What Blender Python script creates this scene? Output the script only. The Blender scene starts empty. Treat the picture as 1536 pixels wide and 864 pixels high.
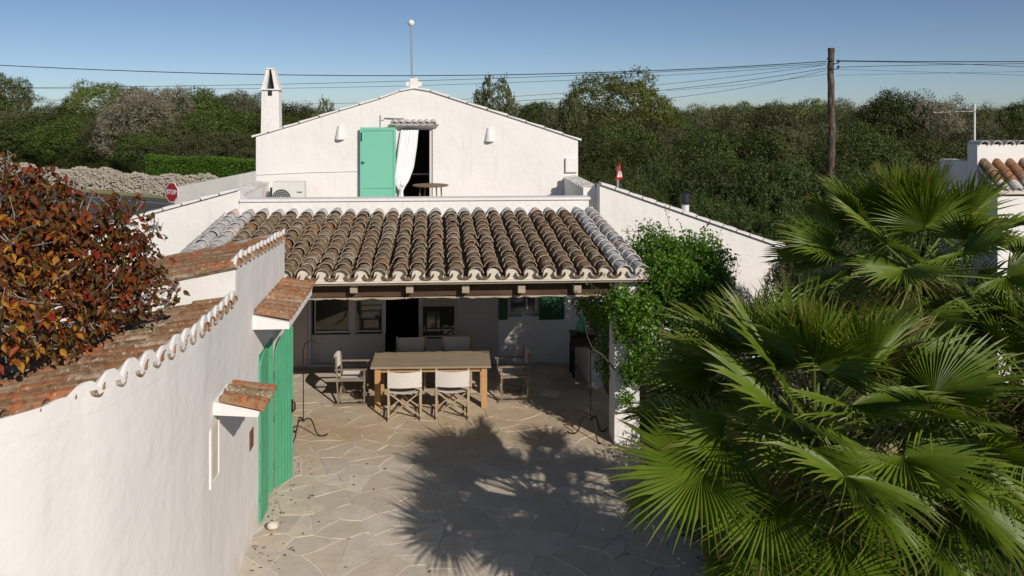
import bpy, math, random
from mathutils import Vector, Matrix, noise as mnoise
random.seed(7)
R = math.radians
# ------------------------------------------------------------------ camera, world, sun, exposure
SC = bpy.context.scene
COL = SC.collection
CAM_H, F, PSI, VPX, HZ = 5.23, 1221.0, R(3.5), 650.0, 165.0
CX = VPX + F * math.tan(PSI)
cam = bpy.data.cameras.new('camera')
cam.sensor_width = 36; cam.lens = F / 1536 * 36
cam.shift_x = (768 - CX) / 1536; cam.shift_y = -(432 - HZ) / 1536
cam.clip_end = 3000
camo = bpy.data.objects.new('camera', cam); COL.objects.link(camo)
camo.location = (0, 0, CAM_H); camo.rotation_euler = (R(90), 0, -PSI)
SC.camera = camo
SUN_EL, SUN_AZ = R(29), R(28)
w = bpy.data.worlds.new('World'); SC.world = w; w.use_nodes = True
nt = w.node_tree
sky = nt.nodes.new('ShaderNodeTexSky'); sky.sky_type = 'NISHITA'; sky.sun_disc = False
sky.sun_elevation = SUN_EL; sky.sun_rotation = R(180) - SUN_AZ
sky.air_density = 0.55; sky.dust_density = 0.25; sky.ozone_density = 2.2; sky.altitude = 0
nt.links.new(sky.outputs[0], nt.nodes['Background'].inputs[0])
nt.nodes['Background'].inputs[1].default_value = 0.075
sl = bpy.data.lights.new('sun', 'SUN'); sl.energy = 4.0; sl.angle = R(0.5); sl.color = (1, 0.92, 0.82)
so = bpy.data.objects.new('sun', sl); COL.objects.link(so)
sd = Vector((math.sin(SUN_AZ) * math.cos(SUN_EL), -math.cos(SUN_AZ) * math.cos(SUN_EL), math.sin(SUN_EL)))
so.rotation_euler = sd.to_track_quat('Z', 'Y').to_euler(); so.location = sd * 60
SC.view_settings.view_transform = 'Standard'; SC.view_settings.look = 'None'
SC.cycles.diffuse_bounces = 2; SC.cycles.max_bounces = 8; SC.cycles.transparent_max_bounces = 8
SC.view_settings.exposure = 0.0; SC.view_settings.gamma = 1.0; SC.view_settings.use_curve_mapping = False

# ------------------------------------------------------------------ measuring helpers (photo pixel -> place)
cS, sS = math.cos(PSI), math.sin(PSI)
def X(px, Y):
    u = (px - CX) / F
    return Y * (sS + u * cS) / (cS - u * sS)
def Z(px, py, Y):
    zc = X(px, Y) * sS + Y * cS
    return CAM_H - (py - HZ) / F * zc
def G(px, py, z=0.0):
    zc = (CAM_H - z) * F / (py - HZ); xc = (px - CX) / F * zc
    return Vector((xc * cS + zc * sS, -xc * sS + zc * cS, z))
def DX(px, x):            # depth at which a plane of constant x shows at pixel px
    u = (px - CX) / F
    return x * (cS - u * sS) / (sS + u * cS)

# ------------------------------------------------------------------ mesh builder
class MB:
    def __init__(s): s.v = []; s.f = []; s.m = []; s.M = None
    def pt(s, p):
        p = Vector(p)
        if s.M is not None: p = s.M @ p
        s.v.append(tuple(p)); return len(s.v) - 1
    def face(s, idx, m=0): s.f.append(tuple(idx)); s.m.append(m)
    def poly(s, pts, m=0): s.face([s.pt(p) for p in pts], m)
    def box(s, x0, x1, y0, y1, z0, z1, m=0, top=None):
        # top: optional (dx0,dx1,dy0,dy1) insets for taper
        t = top or (0, 0, 0, 0)
        a = [s.pt(p) for p in ((x0, y0, z0), (x1, y0, z0), (x1, y1, z0), (x0, y1, z0),
             (x0 + t[0], y0 + t[2], z1), (x1 - t[1], y0 + t[2], z1), (x1 - t[1], y1 - t[3], z1), (x0 + t[0], y1 - t[3], z1))]
        for q in ((3, 2, 1, 0), (4, 5, 6, 7), (0, 1, 5, 4), (1, 2, 6, 5), (2, 3, 7, 6), (3, 0, 4, 7)):
            s.face([a[i] for i in q], m)
    def bar(s, a, b, w, d=None, up=(0, 0, 1), m=0):
        a = Vector(a); b = Vector(b); d = d or w
        t = (b - a).normalized(); u = Vector(up)
        if abs(t.dot(u)) > .98: u = Vector((0, 1, 0))
        r = t.cross(u).normalized(); n = r.cross(t)
        q = []
        for p in (a, b):
            for i, j in ((-1, -1), (1, -1), (1, 1), (-1, 1)):
                q.append(s.pt(p + r * i * w / 2 + n * j * d / 2))
        for k in ((0, 1, 5, 4), (1, 2, 6, 5), (2, 3, 7, 6), (3, 0, 4, 7), (3, 2, 1, 0), (4, 5, 6, 7)):
            s.face([q[i] for i in k], m)
    def tube(s, pts, r, n=6, m=0, cap=True):
        pts = [Vector(p) for p in pts]; rings = []
        rr = r if isinstance(r, (list, tuple)) else [r] * len(pts)
        pr = None
        for i, p in enumerate(pts):
            t = (pts[min(i + 1, len(pts) - 1)] - pts[max(i - 1, 0)]).normalized()
            if pr is None:
                u = Vector((0, 0, 1)) if abs(t.z) < .9 else Vector((1, 0, 0))
                pr = t.cross(u).normalized()
            pr = (pr - t * pr.dot(t)).normalized(); q = t.cross(pr)
            rings.append([s.pt(p + (pr * math.cos(k * 2 * math.pi / n) + q * math.sin(k * 2 * math.pi / n)) * rr[i]) for k in range(n)])
        for a, b in zip(rings, rings[1:]):
            for k in range(n): s.face((a[k], a[(k + 1) % n], b[(k + 1) % n], b[k]), m)
        if cap: s.face(rings[0][::-1], m); s.face(rings[-1], m)
    def lathe(s, prof, c=(0, 0, 0), n=16, m=0):
        c = Vector(c); rings = [[s.pt(c + Vector((r * math.cos(k * 2 * math.pi / n), r * math.sin(k * 2 * math.pi / n), z))) for k in range(n)] for r, z in prof]
        for a, b in zip(rings, rings[1:]):
            for k in range(n): s.face((a[k], a[(k + 1) % n], b[(k + 1) % n], b[k]), m)
        s.face(rings[0][::-1], m); s.face(rings[-1], m)
    def prism(s, poly, d, m=0):
        # poly: list of 3D points, extruded by vector d
        d = Vector(d); n = len(poly)
        a = [s.pt(p) for p in poly]; b = [s.pt(Vector(p) + d) for p in poly]
        s.face(a, m); s.face(b[::-1], m)
        for i in range(n): s.face((a[i], b[i], b[(i + 1) % n], a[(i + 1) % n]), m)
    def mesh(s, name, mats, smooth=False):
        me = bpy.data.meshes.new(name); me.from_pydata(s.v, [], s.f)
        for mt in (mats if isinstance(mats, (list, tuple)) else [mats]): me.materials.append(mt)
        if any(s.m): me.polygons.foreach_set('material_index', s.m)
        if smooth: me.polygons.foreach_set('use_smooth', [True] * len(s.f))
        me.update(); return me
    def build(s, name, mats, parent=None, smooth=False, **kw):
        return link(name, s.mesh(name, mats, smooth), parent, **kw)
def link(name, me, parent=None, mat=None, label=None, cat=None, group=None, kind=None):
    o = bpy.data.objects.new(name, me); COL.objects.link(o)
    if parent is not None: o.parent = parent
    if mat is not None: o.matrix_local = mat
    return tag(o, label, cat, group, kind)
def tag(o, label=None, cat=None, group=None, kind=None):
    for k, v in (('label', label), ('category', cat), ('group', group), ('kind', kind)):
        if v: o[k] = v
    return o
def thing(name, label, cat, loc=(0, 0, 0), rz=0, group=None):
    o = bpy.data.objects.new(name, None); COL.objects.link(o); o.empty_display_size = .1
    o.location = loc; o.rotation_euler = (0, 0, rz); return tag(o, label, cat, group)
def copy_tree(o, parent=None):
    c = o.copy(); COL.objects.link(c)
    if parent is not None: c.parent = parent
    for ch in KIDS.get(o.name, ()): copy_tree(ch, c)
    return c
KIDS = {}
def remember(root):
    for o in COL.objects:
        if o.parent is not None: KIDS.setdefault(o.parent.name, [])
    KIDS.clear()
    for o in COL.objects:
        if o.parent is not None: KIDS.setdefault(o.parent.name, []).append(o)

# ------------------------------------------------------------------ materials
def newmat(name):
    m = bpy.data.materials.new(name); m.use_nodes = True
    n = m.node_tree; b = n.nodes['Principled BSDF']; return m, n, b
def N(n, t, **kw):
    x = n.nodes.new(t)
    for k, v in kw.items(): setattr(x, k, v)
    return x
def ramp(n, fac, stops, interp='LINEAR'):
    r = N(n, 'ShaderNodeValToRGB'); r.color_ramp.interpolation = interp
    el = r.color_ramp.elements
    while len(el) < len(stops): el.new(.5)
    for e, (p, c) in zip(el, stops): e.position = p; e.color = (*c, 1) if len(c) == 3 else c
    n.links.new(fac, r.inputs[0]); return r.outputs[0]
def noise(n, vec, scale, detail=4, rough=.55, dist=0):
    x = N(n, 'ShaderNodeTexNoise'); x.inputs['Scale'].default_value = scale
    x.inputs['Detail'].default_value = detail; x.inputs['Roughness'].default_value = rough
    x.inputs['Distortion'].default_value = dist
    n.links.new(vec, x.inputs['Vector']); return x.outputs['Fac']
def mix(n, fac, a, b, mode='MIX'):
    x = N(n, 'ShaderNodeMix', data_type='RGBA', blend_type=mode)
    if isinstance(fac, (int, float)): x.inputs[0].default_value = fac
    else: n.links.new(fac, x.inputs[0])
    for i, c in ((6, a), (7, b)):
        if isinstance(c, (tuple, list)): x.inputs[i].default_value = (*c, 1)
        else: n.links.new(c, x.inputs[i])
    return x.outputs[2]
def math_(n, op, a, b=None):
    x = N(n, 'ShaderNodeMath', operation=op)
    for i, c in enumerate((a, b)):
        if c is None: continue
        if isinstance(c, (int, float)): x.inputs[i].default_value = c
        else: n.links.new(c, x.inputs[i])
    return x.outputs[0]
def bump(n, b, h, strength=.3, dist=.01):
    x = N(n, 'ShaderNodeBump'); x.inputs['Strength'].default_value = strength; x.inputs['Distance'].default_value = dist
    n.links.new(h, x.inputs['Height']); n.links.new(x.outputs[0], b.inputs['Normal'])
def gpos(n): return N(n, 'ShaderNodeNewGeometry').outputs['Position']
def opos(n): return N(n, 'ShaderNodeTexCoord').outputs['Object']

def simple(name, col, rough=.6, var=.15, scale=8, bmp=.15, metal=0, spec=None):
    m, n, b = newmat(name); p = opos(n)
    f = noise(n, p, scale, 5)
    c = mix(n, f, tuple(x * (1 - var) for x in col), tuple(min(1, x * (1 + var)) for x in col))
    n.links.new(c, b.inputs['Base Color']); b.inputs['Roughness'].default_value = rough; b.inputs['Metallic'].default_value = metal
    if spec is not None: b.inputs['Specular IOR Level'].default_value = spec
    if bmp: bump(n, b, noise(n, p, scale * 6, 3), bmp, .004)
    return m
def whitewash(name, base=(.80, .772, .742), stain=.9, tint=(.52, .48, .42)):
    m, n, b = newmat(name); p = gpos(n)
    big = noise(n, p, .9, 5, .6); fine = noise(n, p, 14, 5, .6)
    c = mix(n, ramp(n, big, [(.3, (0, 0, 0)), (.75, (1, 1, 1))]), base, tuple(x * .93 for x in base))
    # runs of dirt: noise stretched down the wall
    mp = N(n, 'ShaderNodeMapping'); mp.inputs['Scale'].default_value = (5, 5, .55); n.links.new(p, mp.inputs[0])
    runs = noise(n, mp.outputs[0], 1.6, 6, .65)
    fac = math_(n, 'MULTIPLY', ramp(n, runs, [(.56, (0, 0, 0)), (.8, (1, 1, 1))]), stain * .5)
    c = mix(n, fac, c, tint)
    spots = ramp(n, noise(n, p, 30, 4, .7), [(.70, (0, 0, 0)), (.76, (1, 1, 1))])
    c = mix(n, math_(n, 'MULTIPLY', spots, stain * .45), c, (.42, .38, .32))
    sz = N(n, 'ShaderNodeSeparateXYZ'); n.links.new(p, sz.inputs[0])
    low = N(n, 'ShaderNodeMapRange'); low.inputs[1].default_value = .45; low.inputs[2].default_value = 0.0; n.links.new(sz.outputs[2], low.inputs[0])
    c = mix(n, math_(n, 'MULTIPLY', math_(n, 'MULTIPLY', low.outputs[0], ramp(n, noise(n, p, 4, 5, .7), [(.35, (0, 0, 0)), (.7, (1, 1, 1))])), .6), c, (.46, .40, .32))
    vo_ = N(n, 'ShaderNodeTexVoronoi', feature='DISTANCE_TO_EDGE'); vo_.inputs['Scale'].default_value = .55
    wa = N(n, 'ShaderNodeVectorMath', operation='ADD'); nz = N(n, 'ShaderNodeTexNoise'); nz.inputs['Scale'].default_value = 2.5; nz.inputs['Detail'].default_value = 6
    n.links.new(p, nz.inputs['Vector']); n.links.new(p, wa.inputs[0]); n.links.new(nz.outputs['Color'], wa.inputs[1]); n.links.new(wa.outputs[0], vo_.inputs['Vector'])
    crk = ramp(n, vo_.outputs['Distance'], [(.0, (1, 1, 1)), (.006, (0, 0, 0))])
    c = mix(n, math_(n, 'MULTIPLY', math_(n, 'MULTIPLY', crk, ramp(n, big, [(.5, (0, 0, 0)), (.62, (1, 1, 1))])), .4), c, (.4, .37, .33))
    n.links.new(c, b.inputs['Base Color']); b.inputs['Roughness'].default_value = .9; b.inputs['Specular IOR Level'].default_value = .2
    h = math_(n, 'ADD', math_(n, 'MULTIPLY', noise(n, p, 2.2, 3), 1.2), math_(n, 'MULTIPLY', fine, .25))
    bump(n, b, h, .55, .03)
    return m
def terracotta(name, base, dark, pale, lichen, amount=.5, lip=0):
    m, n, b = newmat(name); p = opos(n)
    oi = N(n, 'ShaderNodeObjectInfo').outputs['Random']
    add = N(n, 'ShaderNodeVectorMath', operation='ADD'); cmb = N(n, 'ShaderNodeCombineXYZ')
    n.links.new(math_(n, 'MULTIPLY', oi, 37), cmb.inputs[0]); n.links.new(math_(n, 'MULTIPLY', oi, 91), cmb.inputs[1])
    n.links.new(p, add.inputs[0]); n.links.new(cmb.outputs[0], add.inputs[1]); q = add.outputs[0]
    c0 = ramp(n, oi, [(0, base), (.3, dark), (.5, tuple(x * .8 for x in dark)), (.68, lichen), (.8, tuple((a + b_) / 2 for a, b_ in zip(dark, pale))), (.88, tuple(x * .9 for x in pale)), (.91, dark), (.97, (base[0] * 1.35, base[1] * .95, base[2] * .8))])
    c = mix(n, ramp(n, noise(n, q, 9, 5, .65), [(.38, (0, 0, 0)), (.62, (1, 1, 1))]), c0, lichen)
    c = mix(n, math_(n, 'MULTIPLY', ramp(n, noise(n, q, 14, 5, .7), [(.5, (0, 0, 0)), (.58, (1, 1, 1))]), .65), c, tuple(x * .6 for x in dark))
    th = .74 - .2 * amount
    c = mix(n, ramp(n, noise(n, q, 22, 6, .75), [(th - .05, (0, 0, 0)), (th + .02, (1, 1, 1))]), c, pale)
    if lip:
        sx = N(n, 'ShaderNodeSeparateXYZ'); n.links.new(p, sx.inputs[0])
        mr = N(n, 'ShaderNodeMapRange'); mr.inputs[1].default_value = .05; mr.inputs[2].default_value = .012; n.links.new(sx.outputs[1], mr.inputs[0])
        c = mix(n, math_(n, 'MULTIPLY', mr.outputs[0], math_(n, 'MULTIPLY', noise(n, q, 16, 4), lip)), c, pale)
    n.links.new(c, b.inputs['Base Color']); b.inputs['Roughness'].default_value = .92; b.inputs['Specular IOR Level'].default_value = .2
    bump(n, b, noise(n, q, 45, 5, .7), .7, .012)
    return m
def leafmat(name, cols, rough=.5, trans=.35, spec=.35):
    m, n, b = newmat(name)
    rp = N(n, 'ShaderNodeNewGeometry').outputs['Random Per Island']
    k = len(cols)
    c = ramp(n, rp, [(i / max(1, k - 1), c) for i, c in enumerate(cols)])
    oi = N(n, 'ShaderNodeObjectInfo').outputs['Random']
    hs = N(n, 'ShaderNodeHueSaturation'); n.links.new(c, hs.inputs['Color'])
    n.links.new(math_(n, 'ADD', math_(n, 'MULTIPLY', oi, .75), .62), hs.inputs['Value'])
    n.links.new(math_(n, 'ADD', math_(n, 'MULTIPLY', oi, .035), .482), hs.inputs['Hue'])
    c = hs.outputs[0]
    n.links.new(c, b.inputs['Base Color']); b.inputs['Roughness'].default_value = rough; b.inputs['Specular IOR Level'].default_value = spec
    tr = N(n, 'ShaderNodeBsdfTranslucent'); n.links.new(mix(n, 1.0, c, (1.3, 1.25, .55), 'MULTIPLY'), tr.inputs[0])
    ms = N(n, 'ShaderNodeMixShader'); ms.inputs[0].default_value = trans
    n.links.new(b.outputs[0], ms.inputs[1]); n.links.new(tr.outputs[0], ms.inputs[2])
    n.links.new(ms.outputs[0], n.nodes['Material Output'].inputs[0]); return m
def woodmat(name, a, b_, axis=0, rough=.7, scale=6):
    m, n, b = newmat(name); p = opos(n)
    mp = N(n, 'ShaderNodeMapping'); s = [14, 14, 14]; s[axis] = .9; mp.inputs['Scale'].default_value = s; n.links.new(p, mp.inputs[0])
    f = noise(n, mp.outputs[0], scale * .3, 6, .7, .4)
    c = mix(n, ramp(n, f, [(.3, (0, 0, 0)), (.7, (1, 1, 1))]), a, b_)
    c = mix(n, math_(n, 'MULTIPLY', noise(n, p, 3, 4), .5), c, tuple(x * .6 for x in a))
    n.links.new(c, b.inputs['Base Color']); b.inputs['Roughness'].default_value = rough; bump(n, b, f, .5, .006); return m

WHITE = whitewash('whitewash')
WHITE2 = whitewash('whitewash_weathered', (.78, .76, .73), .95)
TILE = terracotta('clay_tile_mossy', (.33, .14, .075), (.155, .095, .055), (.54, .46, .35), (.25, .18, .10), .7, .75)
TILE_RED = terracotta('clay_tile_red', (.52, .17, .065), (.29, .12, .052), (.58, .52, .42), (.29, .19, .11), .5)
TILE_WHITE = terracotta('clay_tile_limewashed', (.66, .64, .62), (.52, .5, .48), (.74, .73, .71), (.6, .58, .55), .3)
MORTAR = simple('lime_mortar', (.62, .56, .47), .95, .2, 5, .6)
GREEN = simple('green_gate_paint', (.085, .36, .20), .55, .22, 5, .2)
GREEN2 = simple('pale_green_paint', (.17, .50, .355), .6, .05, 2, .08)
DKGREEN = simple('dark_green_paint', (.012, .07, .03), .55, .1, 3, .1)
WOOD_T = woodmat('weathered_table_wood', (.27, .21, .14), (.46, .375, .27), 0)
WOOD_L = woodmat('oiled_leg_wood', (.45, .24, .09), (.6, .36, .16), 2)
WOOD_C = woodmat('chair_wood', (.40, .29, .18), (.56, .43, .29), 2)
WOOD_CG = woodmat('grey_chair_wood', (.2, .155, .11), (.34, .275, .2), 2)
CANVAS = simple('cream_canvas', (.66, .61, .56), .95, .05, 20, .2)
CURTAIN = simple('white_curtain_cloth', (.83, .83, .85), .95, .03, 12, .1)
BEAM = woodmat('dark_beam_wood', (.05, .027, .014), (.12, .065, .032), 0, .85, 4)
PLANK = woodmat('pale_split_plank', (.34, .27, .19), (.5, .42, .31), 0, .85, 4)
BROWNT = woodmat('brown_bistro_wood', (.16, .1, .06), (.28, .19, .12), 0)
IRON = simple('black_iron', (.025, .02, .018), .6, .3, 20, .3, .6)
RUST = simple('rusty_iron', (.16, .07, .04), .85, .4, 30, .4)
JOINERY = simple('grey_white_joinery', (.58, .56, .55), .6, .05, 3, .05)
DOORW = simple('painted_panel_door', (.5, .455, .43), .7, .06, 2, .05)
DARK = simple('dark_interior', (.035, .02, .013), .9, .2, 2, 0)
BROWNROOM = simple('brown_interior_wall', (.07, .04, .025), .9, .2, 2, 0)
ACW = simple('air_conditioner_casing', (.66, .655, .61), .5, .03, 3, 0)
ACD = simple('air_conditioner_grille', (.05, .05, .05), .5, .1, 3, 0)
METALW = simple('white_painted_metal', (.74, .74, .73), .4, .04, 5, 0)
GALV = simple('galvanised_steel', (.4, .41, .42), .45, .1, 8, .05, .6)
BLACKP = simple('black_plastic', (.02, .02, .025), .5, .1, 4, 0)
SIGNR = simple('red_sign_paint', (.42, .02, .03), .45, .06, 4, 0)
SIGNW = simple('white_sign_paint', (.8, .8, .8), .45, .03, 4, 0)
def glassmat():
    m, n, b = newmat('window_glass')
    b.inputs['Base Color'].default_value = (.035, .04, .038, 1); b.inputs['Roughness'].default_value = .04  # dark base colour stands in for the unlit room behind the pane
    b.inputs['Specular IOR Level'].default_value = .9; b.inputs['IOR'].default_value = 1.6
    return m
GLASS = glassmat()
def tealmat():
    m, n, b = newmat('teal_glazed_ceramic'); f = noise(n, opos(n), 9, 3)
    n.links.new(mix(n, f, (.08, .42, .34), (.25, .62, .52)), b.inputs['Base Color']); b.inputs['Roughness'].default_value = .15; return m
TEAL = tealmat()
BARK = woodmat('tree_bark', (.06, .045, .032), (.15, .12, .09), 2, .95, 8)
BARKG = woodmat('pale_grey_bark', (.22, .2, .17), (.36, .33, .29), 2, .95, 8)
def polemat():
    m, n, b = newmat('weathered_pole_wood'); p = opos(n)
    mp = N(n, 'ShaderNodeMapping'); mp.inputs['Scale'].default_value = (9, 9, 1.1); n.links.new(p, mp.inputs[0])
    f = noise(n, mp.outputs[0], 2.2, 6, .75, .6)
    n.links.new(ramp(n, f, [(.4, (.03, .02, .014)), (.52, (.10, .07, .05)), (.66, (.27, .21, .165))]), b.inputs['Base Color'])
    b.inputs['Roughness'].default_value = .95; bump(n, b, f, 1, .03); return m
POLE = polemat()
L_PINE = leafmat('pine_needles', [(.09, .12, .02), (.14, .17, .03), (.19, .20, .035), (.07, .09, .02)], .6, .25)
L_OAK = leafmat('dark_evergreen_leaves', [(.030, .050, .008), (.062, .088, .014), (.105, .125, .022), (.045, .062, .012)], .6, .2)
L_OLIVE = leafmat('olive_leaves', [(.09, .10, .038), (.13, .135, .06), (.06, .07, .025), (.16, .155, .085)], .6, .2)
L_GREY = leafmat('bare_grey_twigs', [(.26, .22, .16), (.34, .29, .22), (.18, .155, .11), (.15, .15, .08)], .8, .1)
L_OLEA = leafmat('oleander_leaves', [(.03, .055, .008), (.055, .09, .014), (.095, .12, .03), (.02, .035, .006)], .5, .25, .35)
L_VINE = leafmat('fresh_vine_leaves', [(.05, .115, .008), (.09, .175, .013), (.14, .235, .02), (.035, .07, .008)], .45, .35)
L_HEDGE = leafmat('clipped_hedge_leaves', [(.05, .12, .01), (.09, .175, .015), (.12, .215, .02), (.035, .08, .008)], .5, .3)
L_RED = leafmat('autumn_leaves', [(.17, .06, .02), (.19, .12, .03), (.44, .10, .022), (.13, .13, .03), (.22, .09, .025), (.17, .075, .022), (.55, .18, .022), (.14, .17, .03), (.38, .07, .018), (.18, .13, .04), (.15, .06, .022), (.16, .15, .035)], .55, .35, .3)
L_GRASS = leafmat('lawn_grass', [(.05, .11, .015), (.09, .16, .02), (.11, .19, .03), (.04, .08, .015)], .5, .3)
def palmmat():
    m, n, b = newmat('palm_blade'); p = opos(n)
    rp = N(n, 'ShaderNodeNewGeometry').outputs['Random Per Island']
    f = noise(n, p, 6, 4)
    c = mix(n, f, (.058, .112, .006), (.14, .215, .013))
    c = mix(n, math_(n, 'MULTIPLY', rp, .5), c, (.17, .21, .025))
    oi = N(n, 'ShaderNodeObjectInfo').outputs['Random']
    c = mix(n, ramp(n, oi, [(.955, (0, 0, 0)), (.985, (1, 1, 1))]), c, (.25, .21, .08))
    ln = N(n, 'ShaderNodeVectorMath', operation='LENGTH'); n.links.new(p, ln.inputs[0])
    tip = N(n, 'ShaderNodeMapRange'); tip.inputs[1].default_value = .62; tip.inputs[2].default_value = .80; n.links.new(math_(n, 'ADD', ln.outputs['Value'], math_(n, 'MULTIPLY', rp, .10)), tip.inputs[0])
    c = mix(n, math_(n, 'MULTIPLY', tip.outputs[0], .5), c, (.30, .24, .09))
    n.links.new(c, b.inputs['Base Color']); b.inputs['Roughness'].default_value = .45; b.inputs['Specular IOR Level'].default_value = .35
    tr = N(n, 'ShaderNodeBsdfTranslucent'); n.links.new(mix(n, 1.0, c, (1.7, 1.5, .4), 'MULTIPLY'), tr.inputs[0])
    ms = N(n, 'ShaderNodeMixShader'); ms.inputs[0].default_value = .28
    n.links.new(b.outputs[0], ms.inputs[1]); n.links.new(tr.outputs[0], ms.inputs[2])
    n.links.new(ms.outputs[0], n.nodes['Material Output'].inputs[0]); return m
PALM = palmmat()
PALM_DRY = simple('dry_palm_thatch', (.17, .12, .065), .9, .3, 9, .4)
PETIOLE = simple('palm_stem', (.15, .19, .035), .5, .25, 5, .1)
def groundmat():
    m, n, b = newmat('dry_ground'); p = gpos(n)
    c = ramp(n, noise(n, p, .25, 8, .65), [(.35, (.07, .075, .03)), (.55, (.13, .12, .06)), (.7, (.2, .17, .1))])
    n.links.new(c, b.inputs['Base Color']); b.inputs['Roughness'].default_value = 1; bump(n, b, noise(n, p, 6, 6), .8, .06); return m
GROUND = groundmat()
SOIL = simple('dark_soil', (.06, .045, .03), 1, .4, 6, .9)
def stonemat():
    m, n, b = newmat('flagstone'); p = gpos(n)
    oi = N(n, 'ShaderNodeObjectInfo').outputs['Random']
    c = ramp(n, oi, [(0, (.60, .515, .41)), (.2, (.65, .575, .475)), (.4, (.53, .47, .395)), (.6, (.61, .52, .41)), (.8, (.69, .62, .52)), (1, (.56, .50, .43))])
    c = mix(n, math_(n, 'MULTIPLY', ramp(n, noise(n, p, 3.2, 6, .7), [(.35, (0, 0, 0)), (.7, (1, 1, 1))]), .55), c, (.40, .34, .26))
    # ochre band of damp-stained stone in front of the table
    sx = N(n, 'ShaderNodeSeparateXYZ'); n.links.new(p, sx.inputs[0])
    band = N(n, 'ShaderNodeMapRange'); band.inputs[1].default_value = 12.0; band.inputs[2].default_value = 13.1; n.links.new(sx.outputs[1], band.inputs[0])
    band2 = N(n, 'ShaderNodeMapRange'); band2.inputs[1].default_value = 16.4; band2.inputs[2].default_value = 13.6; n.links.new(sx.outputs[1], band2.inputs[0])
    msk = math_(n, 'MULTIPLY', math_(n, 'MULTIPLY', band.outputs[0], band2.outputs[0]), noise(n, p, 1.3, 5, .7))
    c = mix(n, math_(n, 'MINIMUM', msk, 1.0), c, (.46, .31, .15))
    n.links.new(c, b.inputs['Base Color']); b.inputs['Roughness'].default_value = .8; b.inputs['Specular IOR Level'].default_value = .3
    bump(n, b, noise(n, p, 9, 6, .65), .6, .015); return m
FLAG = stonemat()
JOINT = simple('pale_joint_mortar', (.62, .56, .475), .95, .25, 3, .5)
CONC = simple('pale_concrete', (.42, .39, .34), .9, .15, 2, .3)
def asphaltmat():
    m, n, b = newmat('asphalt'); p = gpos(n)
    n.links.new(mix(n, noise(n, p, 4, 6), (.05, .05, .05), (.085, .083, .08)), b.inputs['Base Color']); b.inputs['Roughness'].default_value = .9; return m
ASPH = asphaltmat()
DRYST = simple('dry_stone', (.34, .30, .245), .95, .45, 1.3, .8)

# ------------------------------------------------------------------ setting: ground, patio, road, lawn
b = MB(); b.poly([(-900, -200, -.03), (900, -200, -.03), (900, 1500, -.03), (-900, 1500, -.03)]); b.build('ground', GROUND, kind='structure')
# patio bed and flagstones
PX0, PX1, PY0, PY1 = -2.2, 3.0, 7.2, 16.7
b = MB(); b.box(-2.35, 3.35, 6.6, 12.2, -.025, .0); b.box(-3.75, 3.35, 12.2, 16.75, -.025, .0); patio = b.build('patio', JOINT, kind='structure')
def clip(poly, a, nrm):
    out = []
    for i in range(len(poly)):
        p, q = poly[i], poly[(i + 1) % len(poly)]
        dp = (p[0] - a[0]) * nrm[0] + (p[1] - a[1]) * nrm[1]; dq = (q[0] - a[0]) * nrm[0] + (q[1] - a[1]) * nrm[1]
        if dp <= 0: out.append(p)
        if dp * dq < 0:
            t = dp / (dp - dq); out.append((p[0] + (q[0] - p[0]) * t, p[1] + (q[1] - p[1]) * t))
    return out
rs = random.Random(3)
seeds = []
tries = 0
while len(seeds) < 298 and tries < 60000:
    tries += 1
    p = (rs.uniform(-3.6, 3.35), rs.uniform(8.05, 16.75))
    if p[0] < -2.3 and p[1] < 12.2: continue
    md = rs.choice((.14, .22, .30, .38))
    if all((p[0] - q[0]) ** 2 + ((p[1] - q[1]) * 1.1) ** 2 > (md if md < q[2] else q[2]) ** 2 for q in seeds): seeds.append((*p, md))
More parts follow.
